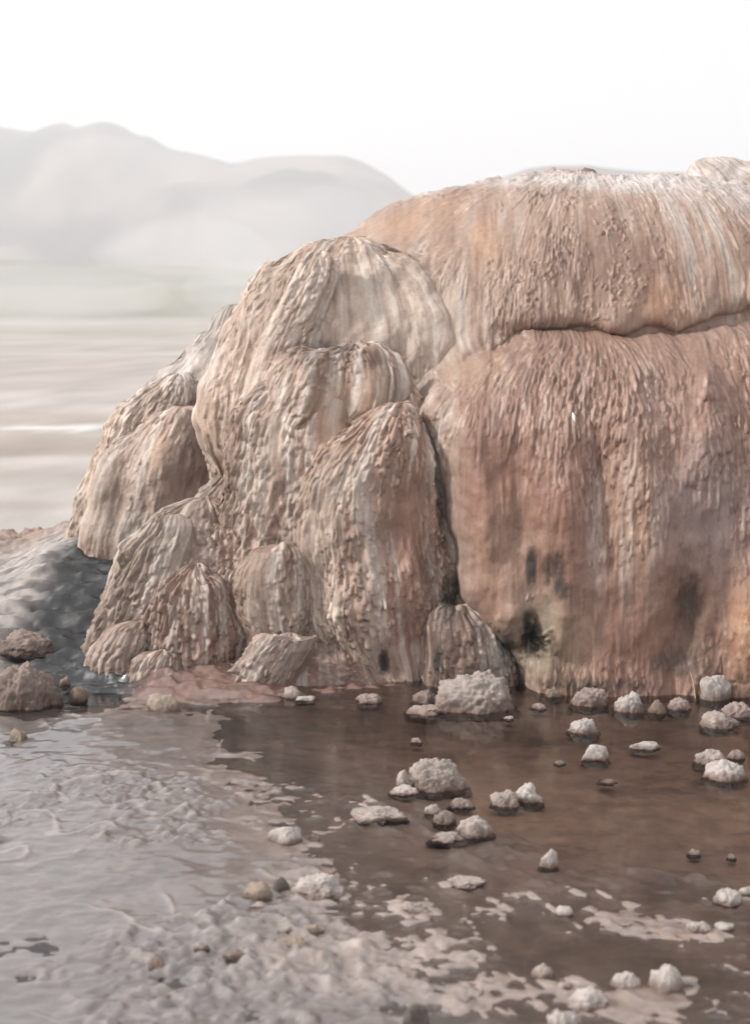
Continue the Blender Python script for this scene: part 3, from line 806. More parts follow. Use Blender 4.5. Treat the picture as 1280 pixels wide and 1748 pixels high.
# ------------------------------------------------------------------ ground: one sheet from the pool bed to the horizon
def nonuni(lo, hi, step, outl, outh, growth=1.12):
    c = list(np.arange(lo, hi, step)); s = step
    while c[-1] < outh: s *= growth; c.append(c[-1] + s)
    l = []; s = step; v = lo
    while v > outl: s *= growth; v -= s; l.append(v)
    return np.array(l[::-1] + c)
gxs = nonuni(-1.75, 1.38, .0052, -900, 900)
ys = [2.25]
while ys[-1] < 7.2: ys.append(ys[-1] + .0044 * (ys[-1] / 2.4) ** 1.25 * (.8 if 4.8 < ys[-1] < 6.2 else 1))
s = ys[-1] - ys[-2]
while ys[-1] < 1000: s *= 1.045; ys.append(ys[-1] + s)
s = .004; pre = []; v = 2.25
while v > -300: s *= 1.25; v -= s; pre.append(v)
gys = np.array(pre[::-1] + ys)
BX, BY = np.meshgrid(gxs, gys)

def terrace(h, n, lip=.25):
    t = h * n; f = np.floor(t); r = t - f
    return (f + ss(r, .55, 1.0)) / n

near = ss(BY, 9, 6.5) * ss(np.abs(BX), 4.5, 2.5)
wx = BX + .10 * (fbm2(BX * 4, BY * 4, 3) - .5); wy = BY + .16 * (fbm2(BX * 4 + 9, BY * 4, 3) - .5)
# pool basin on the right, wet scalloped sinter flats on the left and in front
left = (1 - ss(wx + .30 * (wy - 4.0) + .22 * (fbm2(BX * 9, BY * 14, 4) - .5), -.62, .28)) * (1 - ss(wy - .1 * wx, 4.55, 4.95))    # 1 on the left flats
lshal = (1 - ss(wx + .15 * (wy - 4.0), -.55, .05))           # pale shallows reaching up to the stream
frontf = (1 - ss(wy, 2.95, 3.6))                           # 1 at the very front
open_ = 1 - ss(wx + .9 * (wy - 4.55), -.55, .1)            # a tongue of open water reaches in below the mound
pool = -.026 * (1 - np.maximum(np.maximum(left, frontf * .70), .6 * lshal))
nflat = fbm2(wx * 1.7 + 3, wy * 1.5, 4)
flat = (terrace(nflat, 9) - .5)
rim = np.exp(-(((nflat * 9) % 1 - .93) / .06) ** 2) * ss(fbm2(wx * 5, wy * 5 + 3, 3), .42, .6)        # lips of the little dams
wv = fbm2(BX * 38, BY * 24, 3)
lr = np.maximum(left, .35)
sc1 = fbm2(BX * 30 + 5 + 3 * (nflat - .5), BY * 36, 2); sc2 = fbm2(BX * 70 + 5, BY * 75, 2)
bumps = ss(sc1, .42, .80) + .35 * ss(sc2, .45, .8)
patch = (1 - .8 * ss(wy, 3.75, 4.1)) * (.12 + .88) * ss(fbm2(wx * 2.6 + 8, wy * 2.2, 4), .38, .56)
flats = np.maximum(left, frontf * .85)
G = pool + flats * (flat * .020 + .0045 * rim * (wv + .1) + .0115 * bumps * patch * (.35 + .65 * left) + .001 + .006 * left + .004 * left * (fbm2(BX * 22, BY * 40 + 5, 2) - .5))
G = G + (fbm2(BX * 12, BY * 12, 4) - .5) * .007
# pale feathery crust ledges in the middle of the pool
def gblob(px, py, rx, ry):
    x, y = ground_pt(px, py); sc_ = y / FPX
    return np.exp(-((((wx - x) / (rx * sc_)) ** 2 + ((wy - y) / (ry * sc_ * y / 1.3)) ** 2) ** 1.4))
crustm = np.zeros_like(BX)
for a in [(680, 1390, 95, 34), (830, 1440, 90, 40), (620, 1370, 40, 20), (940, 1520, 190, 60), (780, 1500, 70, 22), (700, 1545, 50, 24), (1090, 1585, 170, 22), (1240, 1530, 60, 26),
          (850, 1700, 160, 60), (560, 1640, 160, 60), (1000, 1700, 120, 50), (700, 1620, 120, 50), (1150, 1480, 90, 12)]:
    crustm = np.maximum(crustm, gblob(*a))
feather = ss(fbm2((BX + BY * .5) * 30, (BY - BX * .5) * 12, 4), .40, .70)
G = G + crustm * (1 - flats * .5) * (.006 + .010 * feather * (.4 + wv) + .004 * bumps)
# the slope of the dark stream and the bank on the far left
zs = np.interp(BY, [4.7, 4.85, 5.1, 5.35, 5.6, 5.8, 6.4, 7.0, 8.4], [0, .03, .10, .20, .345, .385, .385, .26, .02])
G = G + zs * (1 - ss(BX, -.62, -.25)) * ss(BX, -4.5, -2.6) * (1 - .42 * ss(-BX, 1.15, 1.6) * ss(BY, 5.1, 5.7))
apr = np.maximum(np.maximum(gblob(300, 1165, 150, 40), gblob(580, 1165, 120, 30)), gblob(450, 1180, 80, 22))
aprn = fbm2(BX * 14, BY * 34, 2)
G = G + apr * (.03 + .05 * (aprn - .5) + .02 * (fbm2(BX * 40, BY * 70, 2) - .5))
bx0, by0 = ground_pt(30, 985, .12)
sx1, sy1 = -1.02, 5.55                                       # stream axis: from the gap beside the mound down to the pool
ax = np.array([(-.85, 6.45), (-.99, 6.05), (-1.06, 5.75), (-1.06, 5.35), (-1.12, 5.1), (-1.0, 4.86)])
dd = np.full(BX.shape, 1e9)
wx2 = BX + .12 * (fbm2(BX * 6, BY * 6, 3) - .5); wy2 = BY + .12 * (fbm2(BX * 6 + 5, BY * 6, 3) - .5)
for i in range(len(ax) - 1):
    ex, ey = ax[i + 1] - ax[i]; t = np.clip(((wx2 - ax[i, 0]) * ex + (wy2 - ax[i, 1]) * ey) / (ex * ex + ey * ey), 0, 1)
    dd = np.minimum(dd, np.hypot(wx2 - ax[i, 0] - t * ex, wy2 - ax[i, 1] - t * ey))
swid = np.interp(BY, [4.8, 5.2, 5.7, 6.0, 6.5], [.20, .26, .22, .10, .06])
stream = 1 - ss(dd / swid, .55, 1.25)
G = G - stream * .03 + stream * near * ((fbm2(BX * 12, BY * 44, 2) - .5) * .05) + stream * near * (terrace(fbm2(BX * 5, BY * 16, 3), 12) - .5) * .05
rip = fbm2(BX * 16, BY * 60, 2)
G = G + near * (1 - ss(BX, -.75, -.45)) * ss(BY, 4.75, 5.1) * (rip - .5) * .030 + near * (1 - ss(BX, -.75, -.45)) * ss(BY, 4.75, 5.1) * (fbm2(BX * 9 + 3, BY * 32, 3) - .5) * .022 + near * (1 - ss(BX, -.75, -.45)) * ss(BY, 4.75, 5.1) * (fbm2(BX * 9, BY * 26 + 4, 3) - .5) * .035
bank = np.exp(-(((BX + 1.62) / .40) ** 2 + ((BY - 6.75) / .42) ** 2))
G = G + bank * (.09 + .12 * (fbm2(BX * 8, BY * 8, 4) - .5) + .05 * (fbm2(BX * 26, BY * 26, 3) - .5))
hump = np.exp(-(((BX + 1.17) / .16) ** 2 + ((BY - 5.03) / .10) ** 2))
G = G + hump * .03
G = G * near + (1 - near) * (.02 + .05 * (fbm2(BX * .6, BY * .6, 3) - .5) * ss(BY, 8, 40))
# far plain: long low swells
G = G + (1 - near) * ss(BY, 9, 14) * (fbm2(BX * .10, BY * .22, 3) - .5) * .10
pm = np.exp(-(((BX + 3.4) / 1.8) ** 2 + ((BY - 15.2) / .9) ** 2) ** 2)
G = G * (1 - pm) + .03 * pm
# hide the sheet under the mound
inm = ((BX - CX) / 2.0) ** 2 + ((BY - CY) / 1.25) ** 2 < 1
G = np.where(inm, -.05, G)

# pigment of the ground
PALE, GREY, BEDB, BEDR = lin(190, 180, 174), lin(176, 168, 165), lin(130, 105, 90), lin(114, 92, 80)
mott = fbm2(BX * 5, BY * 5, 4)[..., None]; mott2 = fbm2(BX * 22, BY * 22, 3)[..., None]
GC = BEDB * (1 - mott) + BEDR * mott
GC = GC * (.55 + .9 * mott2) * (.7 + .6 * fbm2(wx * 1.5 + 7, wy * 1.5, 4)[..., None])
GC = GC * (1.85 - .80 * ss(wy, 3.4, 4.6))[..., None]
k = (ss(fbm2(BX * 2.2, BY * 3.5 + 5, 5, .6), .46, .62) * .6)[..., None]
GC = GC * (1 - k) + lin(150, 124, 110) * k
k = (ss(fbm2(BX * 6 + 9, BY * 9 + 5, 5, .65), .55, .68) * .5)[..., None]
GC = GC * (1 - k) + lin(74, 58, 50) * k
k = np.clip(np.maximum(left, lshal * .9), 0, 1)[..., None] * .9
GC = GC * (1 - k) + ((lin(100, 94, 93) * left[..., None] + lin(150, 141, 136) * (1 - left[..., None])) * (.6 + .7 * mott2)) * k
k = (frontf * (1 - left) * (.25 + .6 * ss(fbm2(wx * 2 + 4, wy * 2, 4), .40, .62)))[..., None]
GC = GC * (1 - k) + (lin(108, 94, 86) * (.55 + .8 * mott2)) * k
k = (np.clip(bumps * patch, 0, 1) * flats * .35)[..., None]
GC = GC * (1 - k) + lin(156, 147, 142) * k
k = np.clip(crustm * (.35 + .75 * feather), 0, 1)[..., None]
GC = GC * (1 - k) + lin(152, 138, 130) * (.7 + .6 * mott2) * k
k = (rim * left * .35)[..., None]; GC = GC * (1 - k) + PALE * k
k = (ss(BX, -.5, -.8) * ss(BY, 4.9, 5.4) * near * .85)[..., None]
GC = GC * (1 - k) + (lin(168, 158, 152) * (.6 + .7 * mott2) + (lin(70, 66, 64) - lin(168, 158, 152)) * (.75 * ss(fbm2(BX * 7, BY * 30 + 8, 4), .46, .62))[..., None]) * k
k = np.clip(apr * 1.3, 0, 1)[..., None]; GC = GC * (1 - k) + lin(122, 95, 85) * (.6 + .8 * mott2) * k
k = (stream * near)[..., None]; GC = GC * (1 - k) + lin(26, 25, 26) * k
k = (np.clip(bank * 1.5, 0, 1) * .9)[..., None]; GC = GC * (1 - k) + lin(150, 128, 116) * (.8 + .4 * mott2) * k
# far plain in bands of pale salt crust, grey silt and brown earth
bandn = fbm2(BX * .03 + 3, np.log(np.maximum(BY, .5)) * 9 + .2 * fbm2(BX * .25, BY * .25, 3), 3)
FC = lin(188, 180, 175) * (1 - ss(bandn, .3, .7)[..., None]) + lin(176, 166, 159) * ss(bandn, .3, .7)[..., None]
def band(y0, y1, c, k):
    global FC
    yy = BY + .8 * (fbm2(BX * .5, BY * .5, 3) - .5) * BY / 12
    m = (ss(yy, y0 * .97, y0 * 1.02) * (1 - ss(yy, y1 * .98, y1 * 1.03)) * k)[..., None]
    FC = FC * (1 - m) + c * m
band(12.4, 14.2, lin(160, 146, 134), .85); band(15.8, 17.5, lin(172, 158, 146), .6); band(9.3, 9.7, lin(168, 155, 146), .6); band(22, 27, lin(178, 166, 158), .5)
band(60, 90, lin(150, 150, 128), .4); band(120, 900, lin(150, 148, 130), .6)
FC = FC * (.58 + .56 * fbm2(BX * 2.2, BY * 1.2, 5))[..., None]
for px_, w_ in ((40, .26), (100, .30), (152, .18)):                    # white glare of distant water, painted into the plain's colour
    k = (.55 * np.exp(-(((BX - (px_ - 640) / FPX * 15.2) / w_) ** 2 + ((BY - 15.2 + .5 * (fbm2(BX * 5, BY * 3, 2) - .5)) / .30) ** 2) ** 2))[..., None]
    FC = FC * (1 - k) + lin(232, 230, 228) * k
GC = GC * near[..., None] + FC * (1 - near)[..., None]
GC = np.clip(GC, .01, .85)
wet = np.clip(near * (.8 + .3 * left + .3 * stream - .8 * crustm * feather - bank), 0, 1)
wet = wet * (1 - .35 * (1 - ss(BX, -.6, -.3)) * ss(BY, 4.85, 5.1))
wet = np.where(G > .03, wet * np.where(stream + ss(BX, -.5, -.8) > .4, 1, .5), wet)
gv = np.stack([BX, BY, G], -1).reshape(-1, 3)
gf = grid_faces(len(gys), len(gxs))
cxm = gv[gf[:, 0], :2]
keep = (((cxm[:, 0] - CX) / 1.9) ** 2 + ((cxm[:, 1] - CY) / 1.15) ** 2) > 1
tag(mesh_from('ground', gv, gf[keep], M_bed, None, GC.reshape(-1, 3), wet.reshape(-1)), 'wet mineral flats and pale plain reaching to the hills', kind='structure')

# the shallow pool lying on it
wv_ = np.array([(x, y, 0) for y in np.linspace(1.2, 5.45, 12) for x in np.linspace(-3.2, 3.4, 16)])
tag(mesh_from('pool_water', wv_, grid_faces(12, 16), M_water), 'thin clear water over the sinter flats', kind='structure')

# ------------------------------------------------------------------ hills
def hill(name, pts, Y, depth, foot, c1, c2, seed, label):
    P = np.array(pts, float)
    sx, sz = ray(P[:, 0], P[:, 1])
    Xr, Zr = sx * Y, CAM_H + sz * Y
    xs = np.linspace(Xr.min(), Xr.max(), 260)
    crest_ = np.interp(xs, Xr, Zr)
    nv = 70; v = np.linspace(0, 1.6, nv)
    gx, gv_ = np.meshgrid(xs, v)
    crest2 = np.repeat(crest_[None, :], nv, 0)
    shape = np.where(gv_ < 1, ss(gv_, -.15, 1.0) * .85 + .15 * gv_, 1 - (gv_ - 1) * 1.4)
    y = Y - depth + gv_ * depth
    s_ = .02 * 300 / Y
    nz = fbm2(gx * s_ * 1.2 + seed, y * s_ + gx * s_ * .3, 5) - .5
    rdg = np.abs(fbm2(gx * s_ * 2 + seed, y * s_ * .7, 4) - .5)
    z = foot + (crest2 - foot) * shape + (nz * .35 - rdg * .5) * (crest2 - foot) * np.clip(gv_ * 2, 0, 1) * np.clip(np.abs(1 - gv_) * 4, .12, 1) 
    col_ = c1 * (1 - ss(fbm2(gx * s_ * 3, y * s_ * 2 + seed, 4), .4, .6)[..., None]) + c2 * ss(fbm2(gx * s_ * 3, y * s_ * 2 + seed, 4), .4, .6)[..., None]
    tag(mesh_from(name, np.stack([gx, y, z], -1).reshape(-1, 3), grid_faces(nv, 260), M_stone, None, col_.reshape(-1, 3), np.zeros(gx.size)), label, kind='structure')
hill('mountain', [(-900, 330), (-500, 250), (-250, 235), (-60, 222), (0, 216), (60, 222), (76, 219), (90, 212), (112, 204), (126, 210), (142, 213), (160, 206), (182, 201), (206, 206), (222, 216), (236, 224), (258, 228), (290, 250), (345, 262), (400, 277), (450, 266),
                  (520, 262), (590, 264), (625, 278), (660, 298), (700, 330), (780, 380), (900, 420), (1300, 440), (2200, 400)], 620, 260, -3, lin(58, 57, 62), lin(128, 112, 106), 3, 'bare mountain ridge fading into steam')
hill('foothill', [(-900, 455), (-300, 452), (0, 442), (120, 448), (300, 455), (450, 462), (600, 470), (800, 478), (1200, 484), (2200, 480)], 260, 130, -1.5, lin(140, 136, 120), lin(120, 116, 104), 11, 'low olive foothill behind the plain')

hill('far_knoll', [(700, 400), (780, 340), (860, 300), (900, 284), (940, 277), (1000, 276), (1060, 284), (1120, 291), (1160, 291), (1250, 300), (1400, 340), (1600, 420)], 380, 60, -2, lin(120, 116, 112), lin(140, 132, 124), 5, 'hazy knoll peeping over the crown of the mound')

# ------------------------------------------------------------------ stones
def ico(n):
    b_ = bmesh.new(); bmesh.ops.create_icosphere(b_, subdivisions=n, radius=1)
    b_.verts.ensure_lookup_table()
    v = np.array([q.co[:] for q in b_.verts]); f = np.array([[w.index for w in q.verts] for q in b_.faces]); b_.free()
    return v, f
ICO = {4: ico(4), 5: ico(5), 3: ico(3), 6: ico(6)}
def ground_z(x, y):
    i = np.clip(np.searchsorted(gxs, x), 0, len(gxs) - 1); j = np.clip(np.searchsorted(gys, y), 0, len(gys) - 1)
    return G[j, i]
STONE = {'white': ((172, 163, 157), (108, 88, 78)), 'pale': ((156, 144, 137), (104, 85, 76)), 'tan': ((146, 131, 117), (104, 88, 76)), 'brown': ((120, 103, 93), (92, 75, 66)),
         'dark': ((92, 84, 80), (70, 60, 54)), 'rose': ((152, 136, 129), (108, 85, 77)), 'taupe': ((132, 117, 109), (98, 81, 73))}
def stone(name, kind, px, base, w, h, tone, label, cat='rock', group=None, yaw=0.0, seed=0, z=None, depth=.8, Y=None):
    """a stone whose foot meets the ground at the photo point (px, base); w, h are its apparent sizes"""
    r = np.random.default_rng(seed + int(px) * 3 + int(base))
    zz = 0.0 if z is None else z
    x, y = ground_pt(px, base, zz) if Y is None else (ray(px, base)[0] * Y, Y)
    if z is None and Y is None:
        zz = max(float(ground_z(x, y)), 0.0); x, y = ground_pt(px, base, zz)
    if Y is not None: zz = CAM_H + float(ray(px, base)[1]) * Y
    sc_ = y / FPX
    rx = w * sc_ * .5; ry = rx * depth
    drop = CAM_H - zz
    hz_ = max(h * sc_ - ry * 1.0 * drop / y * .9, .35 * h * sc_)           # the top face takes part of the apparent height
    lev = 6 if w > 110 else (5 if w > 45 else 4)
    V, Fq = ICO[lev]; p = V.copy()
    off = r.random(3) * 40
    if kind == 'a':
        nn_ = r.normal(size=(11, 3)); nn_ /= np.linalg.norm(nn_, axis=1, keepdims=True)
        p = p / np.maximum(1, (p @ nn_.T / r.uniform(.55, .9, 11)).max(1))[:, None]
        p *= (1 + .35 * (fbm3(p * 2.5 + off, 4) - .5) + .16 * (fbm3(p * 9 + off, 4) - .5))[:, None]
        p[:, 2] *= 1.15
    else:
        lo = fbm3(p * 1.3 + off, 3) - .5
        k_ = 1 + lo * (.8 if kind != 'f' else 1.3) + .35 * (fbm3(p * 3.2 + off, 3) - .5)
        if kind == 'c':                                                     # knobbly: several bulges
            q = r.normal(size=(9, 3)); q[:, 2] = np.abs(q[:, 2]) * .8; q /= np.linalg.norm(q, axis=1, keepdims=True)
            dq = np.linalg.norm(V[:, None] - q[None], axis=2)
            k_ = k_ * (.80 + .34 * np.sqrt(np.clip(1 - (dq.min(1) / .75) ** 2, 0, 1)))
        p = p * k_[:, None]
        if kind in 'pcf':                                                   # botryoidal crust
            n_ = {6: 700, 5: 330, 4: 120, 3: 60}[lev]
            q = r.normal(size=(n_, 3)); q /= np.linalg.norm(q, axis=1, keepdims=True)
            rad = 1.9 / math.sqrt(n_)
            dq = np.full(len(V), 9.0)
            for qq in q: dq = np.minimum(dq, np.linalg.norm(V - qq, axis=1))
            p = p * (1 + rad * .75 * np.sqrt(np.clip(1 - (dq / rad) ** 2, 0, 1)))[:, None]
        p *= (1 + .16 * (fbm3(p * 8 + off, 4) - .5))[:, None]
    low = p[:, 2] < 0
    p[low, 2] *= .35
    p[~low, 2] = np.sign(p[~low, 2]) * np.abs(p[~low, 2]) ** (.85 if kind != 'f' else .6)
    if kind in 'pcf':                                                       # crust spreads out at the waterline
        foot_ = 1 + .12 * np.clip(1 - np.abs(p[:, 2]) / .34, 0, 1) ** 1.5 * (.4 + 1.2 * fbm3(V * 2.2 + off + 5, 3))
        p[:, :2] *= foot_[:, None]
    ca, sa = math.cos(yaw), math.sin(yaw)
    ex = p[:, 0] * ca - p[:, 1] * sa; ey = p[:, 0] * sa + p[:, 1] * ca
    ex = ex / np.abs(ex).max() * rx; ey = ey / np.abs(ey).max() * ry; ez = p[:, 2] / p[:, 2].max() * hz_
    ez = ez - .004
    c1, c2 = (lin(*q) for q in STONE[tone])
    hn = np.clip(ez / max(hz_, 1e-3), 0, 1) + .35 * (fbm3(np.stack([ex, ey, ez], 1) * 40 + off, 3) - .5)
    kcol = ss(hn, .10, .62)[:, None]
    c2 = np.where((ez < .003)[:, None], c2 * .45, c2)  # brown waterline stain, darkened at the foot as a painted contact shadow
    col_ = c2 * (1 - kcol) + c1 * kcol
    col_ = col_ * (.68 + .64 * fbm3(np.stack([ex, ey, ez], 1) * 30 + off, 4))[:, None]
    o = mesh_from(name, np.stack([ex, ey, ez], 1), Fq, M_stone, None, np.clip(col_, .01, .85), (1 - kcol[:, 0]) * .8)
    o.location = (x, y + ry * .72, zz - hz_ * .14)
    return tag(o, label, cat, group)

S = stone
G1, G2, G3 = 'stones along the foot of the mound', 'stones standing in the brown pool', 'stones on the foreground flats'
# along the foot of the mound
S('sinter_rock', 'p', 822, 1217, 168, 92, 'pale', 'largest pale knobbly rock, domed, at the foot of the brown curtain', group=G1, depth=.75)
S('sinter_rock', 'f', 735, 1222, 96, 26, 'rose', 'low pale crust spreading in front left of the largest domed rock', group=G1)
S('sinter_rock', 'p', 727, 1201, 56, 32, 'taupe', 'small taupe knobbly rock tucked against the left of the largest domed rock', group=G1)
S('sinter_rock', 'l', 497, 1192, 38, 28, 'pale', 'pale rounded rock with a flat white tail below the low ribbed nodule', group=G1)
S('sinter_crust', 'f', 520, 1197, 44, 14, 'white', 'flat white crust trailing right from a pale rounded rock', 'crust', G1)
S('sinter_rock', 'f', 630, 1201, 50, 23, 'rose', 'low pale lump alone at the foot of the centre curtain', group=G1)
S('stone', 'a', 944, 1191, 30, 23, 'tan', 'small tan wedge stone right of the largest domed rock', 'stone', G1)
S('sinter_crust', 'f', 922, 1212, 40, 16, 'rose', 'small rosy crust below the tan wedge stone', 'crust', G1)
S('sinter_rock', 'f', 1012, 1206, 84, 42, 'rose', 'long flat-topped rosy rock, left end of the row under the wall', group=G1)
S('sinter_rock', 'p', 1077, 1216, 66, 48, 'white', 'white knobbly rock in the middle of the row under the wall', group=G1)
S('stone', 'l', 1124, 1218, 36, 32, 'brown', 'small brown rounded stone in the row under the wall', 'stone', G1)
S('sinter_rock', 'p', 1162, 1212, 52, 30, 'rose', 'pale low rock, right end of the row under the wall', group=G1)
S('stone', 'l', 1110, 1187, 30, 14, 'dark', 'thin dark stone against the wall behind the rock row', 'stone', G1)
S('sinter_rock', 'l', 1224, 1196, 62, 58, 'white', 'upright grey-white rounded rock leaning by the wall', group=G1, depth=.7)
S('sinter_rock', 'f', 1262, 1224, 66, 34, 'rose', 'pale crusted rock cut by the right edge, behind a wide one', group=G1)
S('sinter_rock', 'p', 1234, 1243, 88, 38, 'pale', 'wide knobbly rock with brown foot below the upright rock', group=G1)
# in the pool
S('stone', 'p', 997, 1253, 66, 36, 'white', 'flat white-topped stone in the pool below the rock row', 'stone', G2)
S('stone', 'a', 1019, 1298, 58, 36, 'white', 'white and tan broken stone tilted in the brown pool', 'stone', G2, yaw=.5)
S('stone', 'a', 1103, 1281, 58, 25, 'white', 'flat rectangular white stone in the brown pool', 'stone', G2)
S('sinter_rock', 'p', 1214, 1306, 62, 40, 'pale', 'pale lump behind the brown-footed rock at the right edge', group=G2)
S('sinter_rock', 'p', 1243, 1333, 92, 52, 'white', 'white domed rock with a brown fluted foot at the right edge of the pool', group=G2)
S('stone', 'l', 1258, 1296, 34, 24, 'taupe', 'small taupe stone behind the brown-footed rock at the right edge', 'stone', G2)
S('sinter_rock', 'p', 745, 1352, 132, 78, 'pale', 'big pale domed knobbly rock standing in the middle of the pool', group=G2, depth=.7)
S('sinter_rock', 'l', 693, 1345, 46, 44, 'pale', 'smooth pale foot on the left side of the mid-pool dome', group=G2)
S('sinter_rock', 'l', 688, 1358, 56, 24, 'white', 'small white rounded rock at the lower left of the mid-pool dome', group=G2)
S('sinter_rock', 'c', 865, 1378, 62, 42, 'pale', 'pale fluted knob right of the mid-pool dome, left of a taller twin', group=G2)
S('sinter_rock', 'c', 905, 1370, 52, 44, 'white', 'whiter taller knob of the twin pair right of the mid-pool dome', group=G2)
S('sinter_rock', 'l', 787, 1380, 54, 26, 'taupe', 'taupe rounded lump between the mid-pool dome and the twin knobs', group=G2)
S('sinter_rock', 'c', 812, 1430, 76, 48, 'pale', 'pale brain-like cluster at the front of the mid-pool crust', group=G2)
S('sinter_rock', 'l', 758, 1407, 48, 32, 'taupe', 'taupe nodule on the mid-pool crust left of the brain-like cluster', group=G2)
S('sinter_rock', 'l', 738, 1390, 32, 26, 'pale', 'small pale nodule on the mid-pool crust, highest of its group', group=G2)
S('sinter_crust', 'f', 650, 1408, 112, 40, 'pale', 'wide flat pale crust left of the nodules in mid-pool', 'crust', G2)
S('sinter_crust', 'f', 765, 1440, 80, 24, 'pale', 'low pale crust in front of the taupe nodule', 'crust', G2)
S('stone', 'l', 710, 1268, 24, 14, 'rose', 'tiny rosy stone alone in dark water above the mid-pool dome', 'stone', G2)
S('stone', 'l', 955, 1305, 26, 12, 'brown', 'tiny brown stone left of the tilted broken stone', 'stone', G2)
S('stone', 'f', 1036, 1338, 44, 12, 'brown', 'flat brown stone barely breaking the pool surface', 'stone', G2)
S('stone', 'l', 868, 1228, 22, 10, 'rose', 'tiny rosy stone just below the largest domed rock', 'stone', G2)
S('stone', 'l', 1185, 1460, 28, 18, 'taupe', 'small taupe stone alone on the bare right flats', 'stone', G3)
S('stone', 'l', 1250, 1466, 22, 14, 'brown', 'tiny brown stone on the right flats by the edge', 'stone', G3)
# foreground
S('stone', 'a', 484, 1441, 68, 46, 'white', 'white angular block on the edge of the brown water', 'stone', G3)
S('stone', 'a', 537, 1438, 34, 20, 'brown', 'small brown stone beside the white angular block', 'stone', G3)
S('stone', 'a', 440, 1538, 56, 48, 'tan', 'tan and grey cubic block left of a dark stone', 'stone', G3)
S('stone', 'a', 481, 1522, 34, 36, 'dark', 'dark brown stone wedged between tan block and white knobbly rock', 'stone', G3)
S('sinter_rock', 'p', 546, 1535, 120, 66, 'white', 'white elongated knobbly rock in the left foreground', group=G3, yaw=.2)
S('stone', 'l', 442, 1550, 40, 16, 'pale', 'small pale pebble under the tan cubic block', 'pebble', G3)
S('stone', 'c', 500, 1618, 80, 30, 'tan', 'tan crooked stone, front half of a broken ring on the flats', 'stone', G3)
S('stone', 'c', 532, 1596, 52, 28, 'tan', 'tan curled stone, rear half of a broken ring on the flats', 'stone', G3)
S('stone', 'l', 486, 1592, 34, 20, 'pale', 'pale pebble at the left end of the broken ring', 'pebble', G3)
S('sinter_rock', 'c', 938, 1482, 44, 46, 'white', 'white knob with a trailing foot on the feathery crust', group=G3)
S('sinter_crust', 'f', 795, 1518, 76, 28, 'pale', 'low pale star-shaped crust left of the white knob', 'crust', G3)
S('sinter_crust', 'f', 705, 1560, 56, 30, 'pale', 'small feathery crust right of the white elongated rock', 'crust', G3)
S('stone', 'l', 962, 1563, 36, 26, 'white', 'small white pebble below the white knob', 'pebble', G3)
S('sinter_rock', 'p', 1243, 1546, 62, 40, 'white', 'white knobbly rock near the right edge above a chain of lumps', group=G3)
S('sinter_rock', 'p', 1275, 1530, 40, 26, 'white', 'white lump cut by the right edge', group=G3)
S('sinter_rock', 'p', 1195, 1592, 54, 30, 'white', 'left lump of the white chain near the right edge', group=G3)
S('sinter_rock', 'l', 1238, 1588, 44, 20, 'white', 'right lump of the white chain near the right edge', group=G3)
S('sinter_rock', 'p', 1142, 1696, 80, 72, 'white', 'round pale rock standing alone in the lower right', group=G3)
S('sinter_rock', 'p', 928, 1672, 52, 40, 'pale', 'pale rock at the upper left of the lower right cluster', group=G3)
S('stone', 'l', 966, 1690, 36, 24, 'pale', 'small pale pebble between two rocks of the lower right cluster', 'pebble', G3)
S('sinter_rock', 'p', 1068, 1690, 64, 50, 'white', 'white rock at the upper right end of the lower right cluster', group=G3)
S('sinter_rock', 'p', 1010, 1728, 96, 62, 'white', 'largest white rock in the middle of the lower right cluster', group=G3)
S('sinter_rock', 'c', 962, 1760, 70, 56, 'white', 'white rock at the bottom end of the lower right cluster', group=G3)
S('stone', 'a', 712, 1756, 54, 58, 'dark', 'dark grey angular stone cut by the bottom edge', 'stone', G3)
S('stone', 'l', 268, 1655, 40, 34, 'brown', 'brown rounded pebble in the lower left flats', 'pebble', G3)
S('stone', 'f', 398, 1636, 50, 24, 'taupe', 'flat grey stone on the lower left flats', 'stone', G3)
S('stone', 'l', 344, 1622, 32, 24, 'pale', 'small pale pebble left of the flat grey stone', 'pebble', G3)
S('stone', 'l', 295, 1702, 30, 18, 'pale', 'faint pale pebble at the lower left', 'pebble', G3)
# left shore
S('stone', 'a', 280, 1216, 76, 48, 'tan', 'porous tan block standing in water at the foot of the ribbed lobe', 'stone')
S('stone', 'a', 31, 1266, 36, 32, 'tan', 'small dark tan stone in the water at the left edge', 'stone')
S('boulder', 'p', 40, 1200, 150, 96, 'taupe', 'large knobbly taupe boulder at the left edge', 'boulder', z=.02, depth=.7)
S('stone', 'l', 133, 1194, 40, 30, 'brown', 'brown rounded stone right of the left edge boulder', 'stone', z=.015)
S('stone', 'l', 111, 1168, 22, 20, 'taupe', 'small taupe pebble squeezed behind the brown rounded stone', 'pebble', z=.03)
S('boulder', 'l', 38, 1112, 112, 50, 'taupe', 'low smooth hump of taupe rock in the dark stream', 'rock', z=.09, depth=.7)
S('stone', 'a', 88, 939, 18, 16, 'dark', 'dark pebble on top of the brown bank at the left', 'pebble', Y=6.6)
S('stone', 'a', 1006, 302, 34, 20, 'brown', 'small brown block on the very top of the mound', 'stone', Y=6.15)

